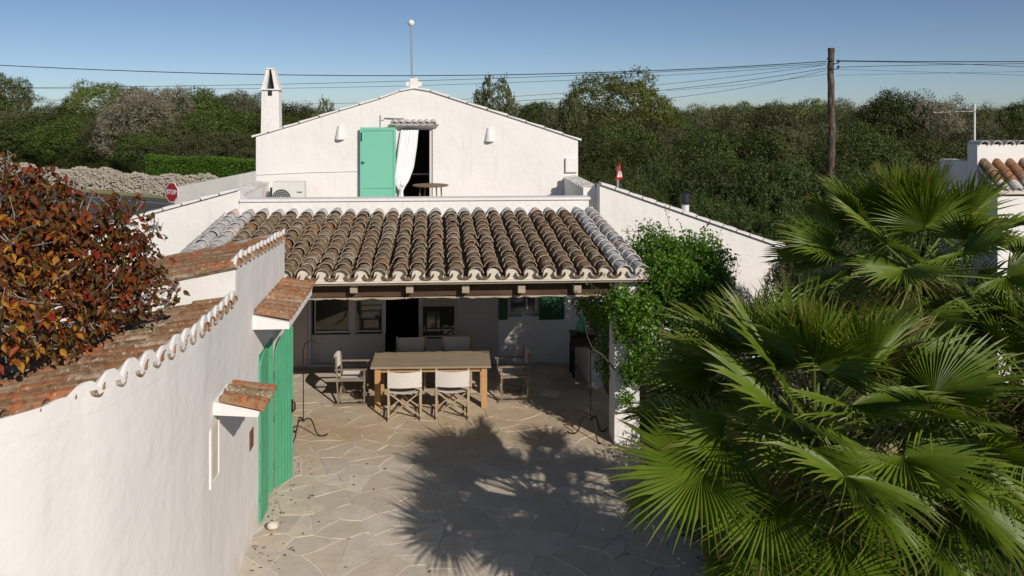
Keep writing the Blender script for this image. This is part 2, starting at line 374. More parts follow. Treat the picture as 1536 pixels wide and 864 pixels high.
for i, (sx_, sy_, _) in enumerate(seeds):
    poly = [(-3.68, 7.6), (3.33, 7.6), (3.33, 16.7), (-3.68, 16.7)]
    near = sorted(((sx_ - q[0]) ** 2 + (sy_ - q[1]) ** 2, q) for j, q in enumerate(seeds) if j != i)[:16]
    gap = rs.uniform(.004, .011)
    for d2, q in near:
        d = math.sqrt(d2); n_ = ((q[0] - sx_) / d, (q[1] - sy_) / d)
        poly = clip(poly, (sx_ + n_[0] * (d / 2 - gap), sy_ + n_[1] * (d / 2 - gap)), n_)
    if len(poly) < 3: continue
    # irregular edges: split sides and push the mid-points a little
    pts = []
    for k in range(len(poly)):
        p, q = poly[k], poly[(k + 1) % len(poly)]
        L = math.hypot(q[0] - p[0], q[1] - p[1])
        if L < .035: pts.append(((p[0] + q[0]) / 2, (p[1] + q[1]) / 2)); continue
        pts.append((p[0] + rs.uniform(-.008, .008), p[1] + rs.uniform(-.008, .008)))
        if L > .16:
            t = rs.uniform(.35, .65); o_ = rs.uniform(-.016, .006)
            nx, ny = (q[1] - p[1]) / L, -(q[0] - p[0]) / L
            pts.append((p[0] + (q[0] - p[0]) * t + nx * o_, p[1] + (q[1] - p[1]) * t + ny * o_))
    if len(pts) < 3: continue
    def warp(p):
        q = Vector((p[0] * 1.5, p[1] * 1.5, 3.1)); n1 = mnoise.noise(q); n2 = mnoise.noise(q + Vector((9.7, 4.1, 0))); q2 = q * 2.7
        return (p[0] + .2 * n1 + .05 * mnoise.noise(q2), p[1] + .2 * n2 + .05 * mnoise.noise(q2 + Vector((3, 8, 1))))
    pts = [warp(p) for p in pts]
    if sum(p[1] for p in pts) / len(pts) < 12.1: pts = [(max(p[0], -2.34), p[1]) for p in pts]
    h = .004 + rs.uniform(0, .004); tx, ty = rs.uniform(-.004, .004), rs.uniform(-.004, .004)
    c0 = (sum(p[0] for p in pts) / len(pts), sum(p[1] for p in pts) / len(pts))
    mb = MB(); n = len(pts)
    lo = [mb.pt((p[0] - c0[0], p[1] - c0[1], -.012)) for p in pts]
    hi = [mb.pt((p[0] - c0[0] , p[1] - c0[1], h + (p[0] - c0[0]) * tx * 3 + (p[1] - c0[1]) * ty * 3)) for p in pts]
    mb.face(hi)
    for k in range(n): mb.face((lo[k], lo[(k + 1) % n], hi[(k + 1) % n], hi[k]))
    o = mb.build('flagstone', FLAG, patio); o.location = (c0[0], c0[1], .0)
# planting bed, lawn and path on the right
b = MB(); b.box(3.352, 9.0, 4, 14.2, -.026, .03); b.box(3.2, 14, 14.2, 30, -.026, .02); b.box(-2.34, 2.2, 3.0, 6.598, -.026, .012); b.build('garden_soil', SOIL, kind='structure')
b = MB(); b.box(4.7, 14, 5, 12.6, -.02, .04); b.build('lawn_soil', SOIL, kind='structure')
rg = random.Random(5); b = MB()
for i in range(52000):
    x = rg.uniform(4.75, 9.2); y = rg.uniform(7.2, 12.5); a = rg.uniform(0, 6.28); h = rg.uniform(.04, .1); wd = .006
    dx, dy = math.cos(a), math.sin(a); lx, ly = rg.uniform(-.03, .03), rg.uniform(-.03, .03)
    b.poly([(x - dx * wd, y - dy * wd, .04), (x + dx * wd, y + dy * wd, .04), (x + lx, y + ly, .04 + h)])
b.build('grass', L_GRASS, kind='stuff', label='short green lawn at the lower right behind the palm fronds', cat='grass')
b = MB()
a0 = G(1420, 640); b.box(8.2, 15, 12.75, 14.1, -.02, .075); b.build('garden_path', CONC, kind='structure')
# road beyond the left wall, running obliquely behind the house
def rd(x, off): return (x, 48.2 + (-14.6 - x) * .67 + off)
b = MB(); b.poly([(*rd(-90, 0), 0), (*rd(-90, -10), 0), (*rd(4, -10), 0), (*rd(4, 0), 0)]); b.build('road', ASPH, kind='structure')
b = MB(); b.poly([(*rd(-90, -1.9), .004), (*rd(-90, -2.1), .004), (*rd(4, -2.1), .004), (*rd(4, -1.9), .004)]); b.build('road_edge_line', simple('faded_road_paint', (.30, .30, .28), .9, .2), kind='structure')
b = MB(); b.poly([(*rd(-90, -.05), .006), (*rd(4, -.05), .006), (*rd(4, 3), .03), (*rd(-90, 8), .03)]); b.build('verge', simple('dry_verge_grass', (.24, .24, .09), 1, .45, .8, .8), kind='structure')
# ------------------------------------------------------------------ tiles
def tile_mesh(name, r0, r1, L, t=.014, seg=7, convex=True, mat=TILE):
    b = MB(); s = 1 if convex else -1
    rnd = random.Random(hash(name) % 999)
    rings = []
    for (y, r) in ((0, r0), (L * .5, (r0 + r1) / 2), (L, r1)):
        outer = []; inner = []
        for k in range(seg + 1):
            a = math.pi * k / seg
            w_ = rnd.uniform(-.003, .003) if y == 0 else 0
            outer.append(b.pt((-math.cos(a) * (r + w_), y + (rnd.uniform(-.006, .006) if y == 0 else 0), s * math.sin(a) * (r + w_) * .86)))
            inner.append(b.pt((-math.cos(a) * (r - t), y, s * math.sin(a) * (r - t) * .86)))
        rings.append((outer, inner))
    for (o0, i0), (o1, i1) in zip(rings, rings[1:]):
        for k in range(seg):
            b.face((o0[k], o0[k + 1], o1[k + 1], o1[k])); b.face((i0[k + 1], i0[k], i1[k], i1[k + 1]))
        b.face((o0[0], o1[0], i1[0], i0[0])); b.face((o0[seg], i0[seg], i1[seg], o1[seg]))
    o, i = rings[0]
    for k in range(seg): b.face((o[k + 1], o[k], i[k], i[k + 1]))
    o, i = rings[-1]
    for k in range(seg): b.face((o[k], o[k + 1], i[k + 1], i[k]))
    if convex is False: b.f = [f[::-1] for f in b.f]
    return b.mesh(name, mat, smooth=False), b
def frame(loc, ydir, up=(0, 0, 1)):
    y = Vector(ydir).normalized(); x = y.cross(Vector(up)).normalized(); z = x.cross(y)
    m = Matrix((x, y, z)).transposed().to_4x4(); m.translation = Vector(loc); return m
def addmb(dst, src, M):
    off = len(dst.v)
    dst.v.extend(tuple(M @ Vector(p)) for p in src.v); dst.f.extend(tuple(i + off for i in f) for f in src.f); dst.m.extend(src.m)

# ------------------------------------------------------------------ wall with openings
def grid_wall(mb, us, vs, holes, place, thick):
    """cells of a wall in (u,v); place(u,v,d) -> 3D with d depth into the wall"""
    us = sorted(set(us + [h[i] for h in holes for i in (0, 1)])); vs = sorted(set(vs + [h[i] for h in holes for i in (2, 3)]))
    def solid(i, j):
        if i < 0 or j < 0 or i >= len(us) - 1 or j >= len(vs) - 1: return False
        u = (us[i] + us[i + 1]) / 2; v = (vs[j] + vs[j + 1]) / 2
        return not any(h[0] < u < h[1] and h[2] < v < h[3] for h in holes)
    for i in range(len(us) - 1):
        for j in range(len(vs) - 1):
            if not solid(i, j): continue
            u0, u1, v0, v1 = us[i], us[i + 1], vs[j], vs[j + 1]
            mb.poly([place(u0, v0, 0), place(u1, v0, 0), place(u1, v1, 0), place(u0, v1, 0)])
            mb.poly([place(u0, v1, thick), place(u1, v1, thick), place(u1, v0, thick), place(u0, v0, thick)])
            if not solid(i - 1, j): mb.poly([place(u0, v0, thick), place(u0, v0, 0), place(u0, v1, 0), place(u0, v1, thick)])
            if not solid(i + 1, j): mb.poly([place(u1, v0, 0), place(u1, v0, thick), place(u1, v1, thick), place(u1, v1, 0)])
            if not solid(i, j - 1): mb.poly([place(u0, v0, 0), place(u0, v0, thick), place(u1, v0, thick), place(u1, v0, 0)])
            if not solid(i, j + 1): mb.poly([place(u0, v1, 0), place(u1, v1, 0), place(u1, v1, thick), place(u0, v1, thick)])

# ------------------------------------------------------------------ main house
YF, YG = 16.7, 19.6            # ground-floor facade, upper gable wall
house = thing('farmhouse', 'white limewashed farmhouse with broad gable, roof terrace and two low wings behind the porch', 'house', (0, 0, 0))
def fz(y, px=650): return Z(px, y, YF)
wx = lambda px: X(px, YF)
# openings on the ground floor (px ranges)
hA = (wx(466), wx(687), .05, 2.12)     # glazed front
hB = (wx(762), wx(808), fz(476), 2.0)  # small window
b = MB(); grid_wall(b, [-7.6, 7.4], [0, 2.42], [hA, hB], lambda u, v, d: (u, YF + d, v), .35)
# sloping wing tops and the middle up to the terrace
zl, zr = 2.42, 2.42
xl0, xl1 = wx(360), wx(150); xr0, xr1 = X(846, YG) + .28, wx(1158)
zL = Z(360, 285, YF); zR = Z(880, 277, YF)
b.prism([(-7.6, YF, 2.42), (-7.6, YF, 2.62), (xl0, YF, zL), (xl0, YF, 2.42)], (0, .35, 0))
b.prism([(xl0, YF, 2.42), (xl0, YF, 2.8), (xr0, YF, 2.8), (xr0, YF, 2.42)], (0, .35, 0))
b.prism([(xr0, YF, 2.42), (xr0, YF, zR), (xr1, YF, Z(1158, 366, YF)), (xr1, YF, 2.42)], (0, .35, 0))
b.box(xr1 - .35, xr1, YF + .35, YF + 8, 0, 1.75); b.box(-7.6, -7.25, YF + .35, YF + 8, 0, 1.75)
b.build('facade_wall', WHITE, house)
# wing side walls along the terrace
b = MB()
zs = Z(862, 277, YF + 1)
b.box(xr0 - .28, xr0, YF + .352, YG - .002, 2.4, zs); b.build('terrace_side_wall', WHITE, house)
zsl = Z(403, 274, YG); b = MB(); b.box(xl0 - .28, xl0, YF + .352, YG - .002, 2.4, zsl); b.build('terrace_side_wall', WHITE, house)
# scalloped tile ends along the right side wall top
tcov, tcov_mb = tile_mesh('roof_tile', .092, .078, .42)
tcovw, tcovw_mb = tile_mesh('whitewashed_tile', .098, .083, .42, mat=TILE_WHITE)
tsm, tsm_mb = tile_mesh('verge_tile', .06, .055, .30, mat=TILE_WHITE)
for i in range(9):
    link('verge_tile', tsm, house, frame((xr0 - .31, YF + .45 + i * .28, zs - .01), (1, 0, .12)))
    link('verge_tile', tsm, house, frame((xl0 + .03, YF + .45 + i * .28, zsl - .01), (-1, 0, .12)))
# wing roofs
b = MB()
dq = .75
b.prism([(xr0, YF + .36, zR - .04 - dq), (xr1, YF + .36, Z(1158, 366, YF) - .04 - dq), (xr1, YF + .36, Z(1158, 366, YF) - dq), (xr0, YF + .36, zR - dq)], (0, 7.6, 0))
b.prism([(xl0, YF + .36, zL - dq), (-7.6, YF + .36, 2.62 - dq), (-7.6, YF + .36, 2.58 - dq), (xl0, YF + .36, zL - .04 - dq)], (0, 7.6, 0))
b.build('wing_roof', WHITE2, house, kind='stuff')
rv = random.Random(9)
def verge(xa, za, xb, zb, y, n, name='verge_tile', w=.3, t=.05, over=.06):
    """overlapping limewashed slabs along a rake"""
    for k in range(n):
        t0, t1 = k / n, (k + 1.06) / n
        a = Vector((xa + (xb - xa) * t0, y - over, za + (zb - za) * t0)); c = Vector((xa + (xb - xa) * t1, y - over, za + (zb - za) * t1))
        lift = rv.uniform(.0, .012); mb = MB(); L = (c - a).length
        mb.M = frame((a + c) / 2, c - a, (0, 0, 1)) if False else None
        d = (c - a).normalized(); up = Vector((0, 0, 1))
        sgn = 1 if zb < za else -1
        lo, hi = (.004, t + lift)
        pa = [a + up * (hi - .008), a + up * lo, c + up * lo, c + up * (hi + .014)]
        if sgn < 0: pa = [a + up * (hi + .014), a + up * lo, c + up * lo, c + up * (hi - .008)]
        o0 = pa[1].copy()
        mb.prism([tuple(p - o0) for p in pa], (0, w, 0))
        o = mb.build(name, WHITE2, house); o.location = o0
verge(xr0 + .02, zR, xr1 + .06, Z(1158, 366, YF) - .02, YF, 13)
verge(xl0 - .02, zL, -7.6, 2.62, YF, 10)
# terrace floor and front parapet
b = MB(); b.box(xl0 + .002, xr0 - .282, YF + .3, YG - .002, 2.78, 2.85); b.build('terrace_floor', simple('terrace_floor', (.5, .46, .42), .9), house)
pz = Z(650, 296, YF + .1)
b = MB(); b.box(xl0 + .003, X(883, YF), YF - .02, YF + .27, 2.80, pz - .05); b.box(xl0 - .0, X(885, YF), YF - .06, YF + .30, pz - .05, pz)
b.build('parapet', WHITE2, house)
# gable wall
gx = lambda px: X(px, YG)
gz = lambda px, py: Z(px, py, YG)
dX0, dX1, dZ1 = gx(600), gx(649), gz(625, 191)
gl, gr = gx(384), gx(867); zel, zer = gz(384, 205), gz(867, 210); pkx, pkz = gx(621), gz(621, 133)
b = MB(); ze = min(zel, zer) - .02
grid_wall(b, [gl, gr], [2.3, ze], [(dX0, dX1, 2.85, ze)], lambda u, v, d: (u, YG + d, v), .3)
# slightly sagging rake line
rk = [(gl, zel)] + [(gx(p), gz(p, q)) for p, q in ((450, 185), (510, 166), (570, 148))] + [(gx(600), gz(600, 137)), (pkx, pkz), (gx(645), gz(645, 137))] + [(gx(p), gz(p, q)) for p, q in ((700, 155), (760, 174), (815, 192))] + [(gr, zer)]
def rake(x):
    for (xa, za), (xb, zb) in zip(rk, rk[1:]):
        if xa <= x <= xb: return za + (zb - za) * (x - xa) / (xb - xa)
xsr = sorted([x for x, z in rk] + [dX0, dX1])
for xa, xb in zip(xsr, xsr[1:]):
    if xb - xa < 1e-5: continue
    zo = dZ1 if dX0 - 1e-4 <= xa and xb <= dX1 + 1e-4 else ze
    b.prism([(xa, YG, zo), (xb, YG, zo), (xb, YG, rake(xb)), (xa, YG, rake(xa))], (0, .3, 0))
b.box(gl, gl + .3, YG + .3, YG + 8.6, 0, ze); b.box(gr - .3, gr, YG + .3, YG + 8.6, 0, ze)
b.build('gable_wall', WHITE, house)
b = MB()
ymax = YG + 8.8
for (xa, za), (xb, zb) in zip(rk, rk[1:]):
    b.prism([(xa, YG + .01, za - .05), (xb, YG + .01, zb - .05), (xb, YG + .01, zb - .004), (xa, YG + .01, za - .004)], (0, 8.8, 0))
b.build('roof', WHITE2, house)
vg = [(gl - .07, zel - .015)] + rk[1:5] + [(pkx, pkz)] + rk[6:10] + [(gr + .05, zer - .01)]
for (xa, za), (xb, zb) in zip(vg, vg[1:]):
    n = max(1, round(abs(xb - xa) / .42))
    if zb > za: verge(xb, zb, xa, za, YG, n, w=.35, t=.035, over=.05)
    else: verge(xa, za, xb, zb, YG, n, w=.35, t=.035, over=.05)
# meter box relief at the right corner, cable across the gable
b = MB(); b.box(gx(848), gx(866), YG - .07, YG + .01, gz(857, 258), gz(857, 237)); b.build('meter_box', WHITE, house)
b = MB()
b.tube([(gx(384) - .02, YG - .012, gz(384, 262)), (gx(460), YG - .014, gz(460, 258.5)), (gx(539), YG - .012, gz(539, 256.5))], .012, 5)
b.build('wall_cable', WHITE2, house)
# recessed doorway: room behind, frame
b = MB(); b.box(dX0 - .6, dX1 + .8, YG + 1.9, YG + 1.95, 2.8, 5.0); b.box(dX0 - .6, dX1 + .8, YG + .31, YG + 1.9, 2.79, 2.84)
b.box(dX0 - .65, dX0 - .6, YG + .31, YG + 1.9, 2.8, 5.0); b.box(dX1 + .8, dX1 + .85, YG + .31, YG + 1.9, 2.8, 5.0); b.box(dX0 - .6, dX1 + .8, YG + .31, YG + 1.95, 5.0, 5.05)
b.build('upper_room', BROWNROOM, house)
b = MB(); b.box(dX1 - .075, dX1 - .004, YG + .04, YG + .2, 2.855, dZ1 - .003); b.box(dX0 + .004, dX0 + .06, YG + .04, YG + .2, 2.855, dZ1 - .003); b.box(dX0 + .06, dX1 - .075, YG + .04, YG + .2, dZ1 - .06, dZ1 - .004)
b.box(dX0 + .062, dX1 - .077, YG + .9, YG + .93, 3.6, 3.64)
b.build('upper_door_frame', JOINERY, house)
# tile awning over the terrace door: little tiles pointing out
aw0, aw1, awz = gx(587), gx(655), gz(620, 188)
tl, tl_mb = tile_mesh('awning_tile', .075, .07, .3, mat=TILE_WHITE)
tlc, tlc_mb = tile_mesh('awning_channel_tile', .06, .06, .3, convex=False, mat=TILE_WHITE)
for i in range(7):
    x = aw0 + (aw1 - aw0) * (i + .5) / 7
    link('awning_tile', tl, house, frame((x, YG - .24, awz + .035), (0, 1, .25)))
b = MB(); b.prism([(aw0 - .08, YG - .2, awz + .03), (aw0 - .0, YG + .0, awz - .07), (aw1 + .0, YG + .0, awz - .07), (aw1 + .06, YG - .2, awz + .03)], (0, .03, .03))
for i in range(6):
    x = aw0 + (aw1 - aw0) * (i + 1) / 7; addmb(b, tlc_mb, frame((x, YG - .23, awz + .045), (0, 1, .25)))
b.build('awning_slab', WHITE, house)
# green shutter leaf, opened back against the gable
lx0, lx1, lz1 = gx(541), gx(594), gz(567, 191)
sh = MB(); hw = (lx1 - lx0); hh = lz1 - 2.87
sh.box(0, hw, -.035, .0, 0, hh); fr = .055
for q in ((0, fr, 0, hh), (hw - fr, hw, 0, hh), (fr, hw - fr, hh - .075, hh), (fr, hw - fr, 0, .08), (fr, hw - fr, .5, .515)):
    sh.box(q[0], q[1], -.052, -.036, q[2], q[3])
so_ = sh.build('green_shutter', GREEN2, house, label='pale green door shutter folded open'); so_.location = (lx0, YG - .1, 2.87)
b = MB(); b.box(.02, .045, -.075, -.053, hh - .32, hh - .12); b.box(.015, .11, -.07, -.053, hh - .84, hh - .825); b.box(.05, .06, -.075, -.053, hh - .88, hh - .79); b.build('shutter_latch', IRON, so_)
# curtain rod hook and bar
b = MB(); b.tube([(gx(571), YG - .04, gz(571, 190)), (gx(571), YG - .04, gz(571, 172))], .008, 5); b.tube([(gx(571), YG - .04, gz(571, 180)), (gx(576), YG - .02, gz(576, 180))], .007, 5)
b.tube([(gx(577), YG - .03, gz(577, 177)), (gx(607), YG - .05, gz(607, 178))], .012, 5)
b.build('awning_hook', GALV, house)
# ground floor joinery
def pane_unit(x0, x1, z0, z1, y, fw=.028):
    f = MB()
    f.box(x0, x0 + fw, y, y + .06, z0, z1); f.box(x1 - fw, x1, y, y + .06, z0, z1)
    f.box(x0 + fw, x1 - fw, y, y + .06, z1 - fw, z1); f.box(x0 + fw, x1 - fw, y, y + .06, z0, z0 + fw)
    w_ = f.build('window', JOINERY, house)
    p = MB(); p.box(x0 + fw, x1 - fw, y + .025, y + .035, z0 + fw, z1 - fw); p.build('pane', GLASS, w_); return w_
jy = YF + .14
for a, c, zb in ((470, 524, 497), (531, 574, 502), (632, 684, 503)):
    pane_unit(wx(a), wx(c), Z(a, zb + 3, jy), 2.06, jy)
b = MB()
b.box(wx(466), wx(577), jy - .01, jy + .05, .052, Z(500, 501, jy) - .012); b.box(wx(524.3), wx(530.7), jy - .01, jy + .05, Z(500, 501, jy) - .01, 2.09)
b.box(wx(574.3), wx(578), jy - .02, jy + .06, Z(500, 501, jy) - .01, 2.09)
b.box(wx(628), wx(631.6), jy - .02, jy + .06, .052, 2.09); b.box(wx(632), wx(687), jy - .01, jy + .05, .052, Z(660, 507, jy) - .012); b.box(wx(684.3), wx(687), jy - .01, jy + .05, Z(660, 507, jy) - .01, 2.09)
for x0, x1 in ((470, 524), (532, 574), (636, 682)):
    b.box(wx(x0) + .05, wx(x1) - .05, jy - .022, jy - .011, .2, .24); b.box(wx(x0) + .05, wx(x1) - .05, jy - .022, jy - .011, .68, .71)
b.build('glazed_partition', JOINERY, house)
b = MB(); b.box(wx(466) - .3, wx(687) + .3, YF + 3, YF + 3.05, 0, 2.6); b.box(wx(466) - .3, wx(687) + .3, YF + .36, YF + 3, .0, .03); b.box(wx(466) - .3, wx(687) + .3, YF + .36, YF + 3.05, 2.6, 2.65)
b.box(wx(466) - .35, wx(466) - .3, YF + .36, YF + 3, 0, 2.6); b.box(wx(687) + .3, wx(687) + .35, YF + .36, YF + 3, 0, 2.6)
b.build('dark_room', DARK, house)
# closed outer leaves hung flat against the facade
def panel_leaf(x0, x1, z0, z1, y, mat, name, grooves, lab=None):
    f = MB(); f.box(x0, x1, y, y + .045, z0, z1); w_ = x1 - x0
    st = .09
    f.box(x0, x0 + st, y - .014, y - .001, z0, z1); f.box(x1 - st, x1, y - .014, y - .001, z0, z1)
    zz = [z0] + list(grooves) + [z1]
    for q in (z0 + .0,): f.box(x0 + st, x1 - st, y - .014, y - .001, z0, z0 + .14)
    for g in grooves: f.box(x0 + st, x1 - st, y - .014, y - .001, g - .05, g + .05)
    return f.build(name, mat, house, label=lab)
panel_leaf(wx(436), wx(462), .06, 2.1, YF - .06, DOORW, 'door_leaf', (.95,), 'panelled white door leaf folded back at the left')
panel_leaf(wx(689), wx(746), .06, 2.12, YF - .06, DOORW, 'door_leaf', (1.02, 1.75), 'wide panelled white door leaf folded back beside the windows')
for a, c in ((748, 761), (808, 846)):
    f = MB(); z0 = Z(a, 479, YF); f.box(wx(a), wx(c), YF - .045, YF - .005, z0, 2.02)
    nn = max(1, int((wx(c) - wx(a)) / .1))
    for k in range(nn): f.box(wx(a) + k * (wx(c) - wx(a)) / nn + .004, wx(a) + (k + 1) * (wx(c) - wx(a)) / nn - .004, YF - .053, YF - .046, z0 + .003, 2.017)
    f.build('window_shutter', DKGREEN, house, label='dark green window shutter' + (' folded to the right' if a > 800 else ' folded to the left'))
w2 = pane_unit(hB[0] + .005, hB[1] - .005, hB[2] + .004, hB[3] - .004, YF + .12, .06)
b = MB(); b.box((hB[0] + hB[1]) / 2 + .06, (hB[0] + hB[1]) / 2 + .1, YF + .11, YF + .15, hB[2] + .06, hB[3] - .06); b.build('mullion', JOINERY, w2)
b = MB(); b.box(hB[0] - .04, hB[1] + .04, YF - .05, YF + .1, hB[2] - .05, hB[2] - .004); b.build('window_sill', WHITE, house)
# chimney
cy = YG + 1.6
c0, c1 = X(391, cy), X(419, cy); cm = (c0 + c1) / 2; hwid = (c1 - c0) / 2
z_b, z_l, z_t = 4.4, Z(405, 135, cy), Z(405, 104, cy)
b = MB(); b.box(c0, c1, cy, cy + .42, z_b, z_l, top=(.02, .02, .02, .02))
b.box(c0 - .03, c1 + .03, cy - .03, cy + .45, z_l, z_l + .03)
t0 = z_l + .03
for sx in (-1, 1):   # two leaning side slabs of the hood leave a slot
    b.prism([(cm + sx * (hwid - .01), cy + .02, t0), (cm + sx * (hwid * .42), cy + .02, z_t), (cm + sx * (hwid * .10), cy + .02, z_t), (cm + sx * (hwid * .45), cy + .02, t0)], (0, .36, 0))
b.box(cm - hwid * .43, cm + hwid * .43, cy + .0, cy + .4, z_t + .002, z_t + .04)
ch = b.build('chimney', WHITE, house)
b = MB(); b.box(cm - .05, cm + .05, cy - .004, cy + .02, z_l - .14, z_l - .01); b.box(cm - hwid * .44, cm + hwid * .44, cy + .2, cy + .22, t0, z_t - .03); b.build('flue_opening', BLACKP, ch)
# finial: stepped block, pole and ball
b = MB(); zz = pkz - .02
b.box(pkx - .1, pkx + .1, YG - .02, YG + .18, zz, zz + .16); b.box(pkx - .19, pkx + .19, YG, YG + .16, zz + .08, zz + .19); b.box(pkx - .09, pkx + .09, YG - .02, YG + .18, zz + .161, zz + .27)
fin = b.build('finial', WHITE, house)
b = MB(); fx = gx(616.5); b.tube([(fx + .02, YG + .08, zz + .25), (fx, YG + .08, gz(616, 40))], .02, 7); b.build('finial_pole', GALV, fin)
b = MB(); b.lathe([(.083 * math.sin(a), -.083 * math.cos(a)) for a in [R(d) for d in (8, 30, 50, 70, 90, 110, 130, 150, 172)]], (fx, YG + .08, gz(616, 34)), 14); b.build('finial_ball', METALW, fin, smooth=True)
# half-cone wall lamps
for px_, lab in ((510, 'left'), (734, 'right')):
    x = gx(px_); z0 = gz(px_, 212 if px_ > 600 else 209); hgt = .33; mb = MB(); n = 8
    lo = [mb.pt((x + .115 * math.cos(math.pi + math.pi * k / n), YG - .002 + .13 * math.sin(math.pi + math.pi * k / n), z0)) for k in range(n + 1)]
    li = [mb.pt((x + .1 * math.cos(math.pi + math.pi * k / n), YG - .002 + .115 * math.sin(math.pi + math.pi * k / n), z0)) for k in range(n + 1)]
    hi = [mb.pt((x + .055 * math.cos(math.pi + math.pi * k / n), YG - .002 + .05 * math.sin(math.pi + math.pi * k / n), z0 + hgt)) for k in range(n + 1)]
    hj = [mb.pt((x + .04 * math.cos(math.pi + math.pi * k / n), YG - .002 + .035 * math.sin(math.pi + math.pi * k / n), z0 + hgt)) for k in range(n + 1)]
    for k in range(n):
        mb.face((lo[k], lo[k + 1], hi[k + 1], hi[k])); mb.face((li[k + 1], li[k], hj[k], hj[k + 1])); mb.face((lo[k + 1], lo[k], li[k], li[k + 1])); mb.face((hi[k], hi[k + 1], hj[k + 1], hj[k]))
    o = mb.build('wall_lamp', WHITE, None, smooth=False, label='white half-cone plaster wall lamp on the gable, %s of the green shutter door' % lab, cat='wall lamp', group='plaster wall lamps on the gable')

# ------------------------------------------------------------------ things on the terrace
cu = MB(); ny, nx = 26, 22; zt, zb_, zn = gz(615, 195), 2.87, gz(607, 274)
rows = []
for j in range(ny + 1):
    t = j / ny; z = zt + (zb_ - zt) * t
    # left and right outline by height (pixels from the photo at this plane)
    py = 194 + (300 - 194) * t
    def L_(py):
        P = ((194, 602), (215, 598), (240, 594), (262, 590), (270, 594), (276, 600), (284, 598), (294, 596), (302, 595))
        for (a, p), (c, q) in zip(P, P[1:]):
            if a <= py <= c: return p + (q - p) * (py - a) / (c - a)
        return P[-1][1]
    def R_(py):
        P = ((194, 628), (215, 626), (245, 621), (262, 614), (270, 608), (276, 605), (284, 606), (294, 607), (302, 608))
        for (a, p), (c, q) in zip(P, P[1:]):
            if a <= py <= c: return p + (q - p) * (py - a) / (c - a)
        return P[-1][1]
    x0, x1 = gx(L_(py)), gx(R_(py)); wd = x1 - x0
    amp = .035 if wd > .25 else .022
    rows.append([cu.pt((x0 + wd * i / nx, YG - .09 - .03 * math.sin(t * 3) + amp * math.sin(i * 2.0 + math.sin(t * 3) * .8) * (.6 + .4 * math.sin(i * .7)) - .05 * (1 - abs(2 * i / nx - 1)) * (1 if t > .5 else .4), z + (.012 * math.sin(i * 1.6) if j == 0 else 0))) for i in range(nx + 1)])
for a, c in zip(rows, rows[1:]):
    for i in range(nx): cu.face((c[i], c[i + 1], a[i + 1], a[i]))
cur = cu.mesh('curtain', CURTAIN, True)
curtain = link('curtain', cur, None, label='white cloth curtain tied in a knot in the upper terrace doorway', cat='curtain')
m_ = curtain.modifiers.new('thick', 'SOLIDIFY'); m_.thickness = .006
kn = MB(); kn.lathe([(.03, -.05), (.05, -.03), (.058, 0), (.045, .03), (.02, .045)], (gx(604), YG - .15, gz(604, 276)), 10); kn.build('knot', CURTAIN, curtain, smooth=True)
# bistro table
ty_ = YG - 1.0
t = thing('terrace_table', 'small round brown wooden table on the roof terrace in front of the dark doorway', 'table', (X(646, ty_), ty_, 2.85))
tz = Z(646, 277, ty_) - 2.85; rr = (X(673, ty_) - X(619, ty_)) / 2
b = MB(); b.lathe([(rr - .01, tz - .03), (rr, tz - .02), (rr, tz - .005), (rr - .01, tz)], n=24); b.build('tabletop', BROWNT, t)
for k in range(4):
    a = k * math.pi / 2 + .5; b = MB(); b.tube([(rr * .66 * math.cos(a), rr * .66 * math.sin(a), tz - .032), (rr * .74 * math.cos(a), rr * .74 * math.sin(a), 0)], .018, 6); b.build('leg', BROWNT, t)
# air conditioner
ay = YG - .75; ax0, ax1 = X(408, ay), X(457, ay); az = Z(430, 273, ay)
t = thing('air_conditioner', 'white outdoor air conditioner unit with a round fan grille on the terrace', 'air conditioner', ((ax0 + ax1) / 2, ay, 2.85))
w_ = (ax1 - ax0) / 2; h_ = az - 2.85
b = MB(); b.box(-w_, w_, 0, .3, .08, h_, top=(.008, .008, .008, .008)); cas = b.build('casing', ACW, t)
b = MB(); b.box(-w_ - .06, -w_ - .002, .06, .28, .1, h_ - .14); b.build('side_grille', ACD, t)
fc = -w_ * .42; fzc = h_ * .5 - .01
b = MB(); b.M = Matrix.Translation((fc, -.012, fzc)) @ Matrix.Rotation(R(90), 4, 'X')
b.lathe([(.215, -.011), (.215, .002)], n=28); b.build('fan_recess', ACD, t)
b = MB(); b.M = Matrix.Translation((fc, -.02, fzc))
for r_ in (.08, .125, .17, .215):
    b.tube([(r_ * math.cos(a * math.pi / 12), 0, r_ * math.sin(a * math.pi / 12)) for a in range(25)], .0045, 4, cap=False)
b.build('fan_grille', ACW, t)
b = MB(); b.M = Matrix.Translation((fc, -.03, fzc)) @ Matrix.Rotation(R(90), 4, 'X'); b.lathe([(.045, -.01), (.045, .012)], n=14); b.build('fan_hub', METALW, t)
b = MB()
lx = .2
for k, (gw, gh) in enumerate(((.018, .03), (.014, .022), (.016, .022), (.014, .022), (.016, .03))):
    b.box(lx, lx + gw, -.004, .012, fzc + .13, fzc + .13 + gh); lx += gw + .006
b.build('maker_plate', ACD, t)
b = MB(); b.tube([(w_, .1, .3), (w_ + .06, .12, .28), (w_ + .12, .15, .15), (w_ + .25, .2, .1), (w_ + .4, .5, .08)], .022, 6); b.build('pipe', ACD, t)
for s_ in (-1, 1):
    b = MB(); b.box(s_ * w_ * .7 - .03, s_ * w_ * .7 + .03, .0, .3, 0, .078); b.build('foot', ACD, t)
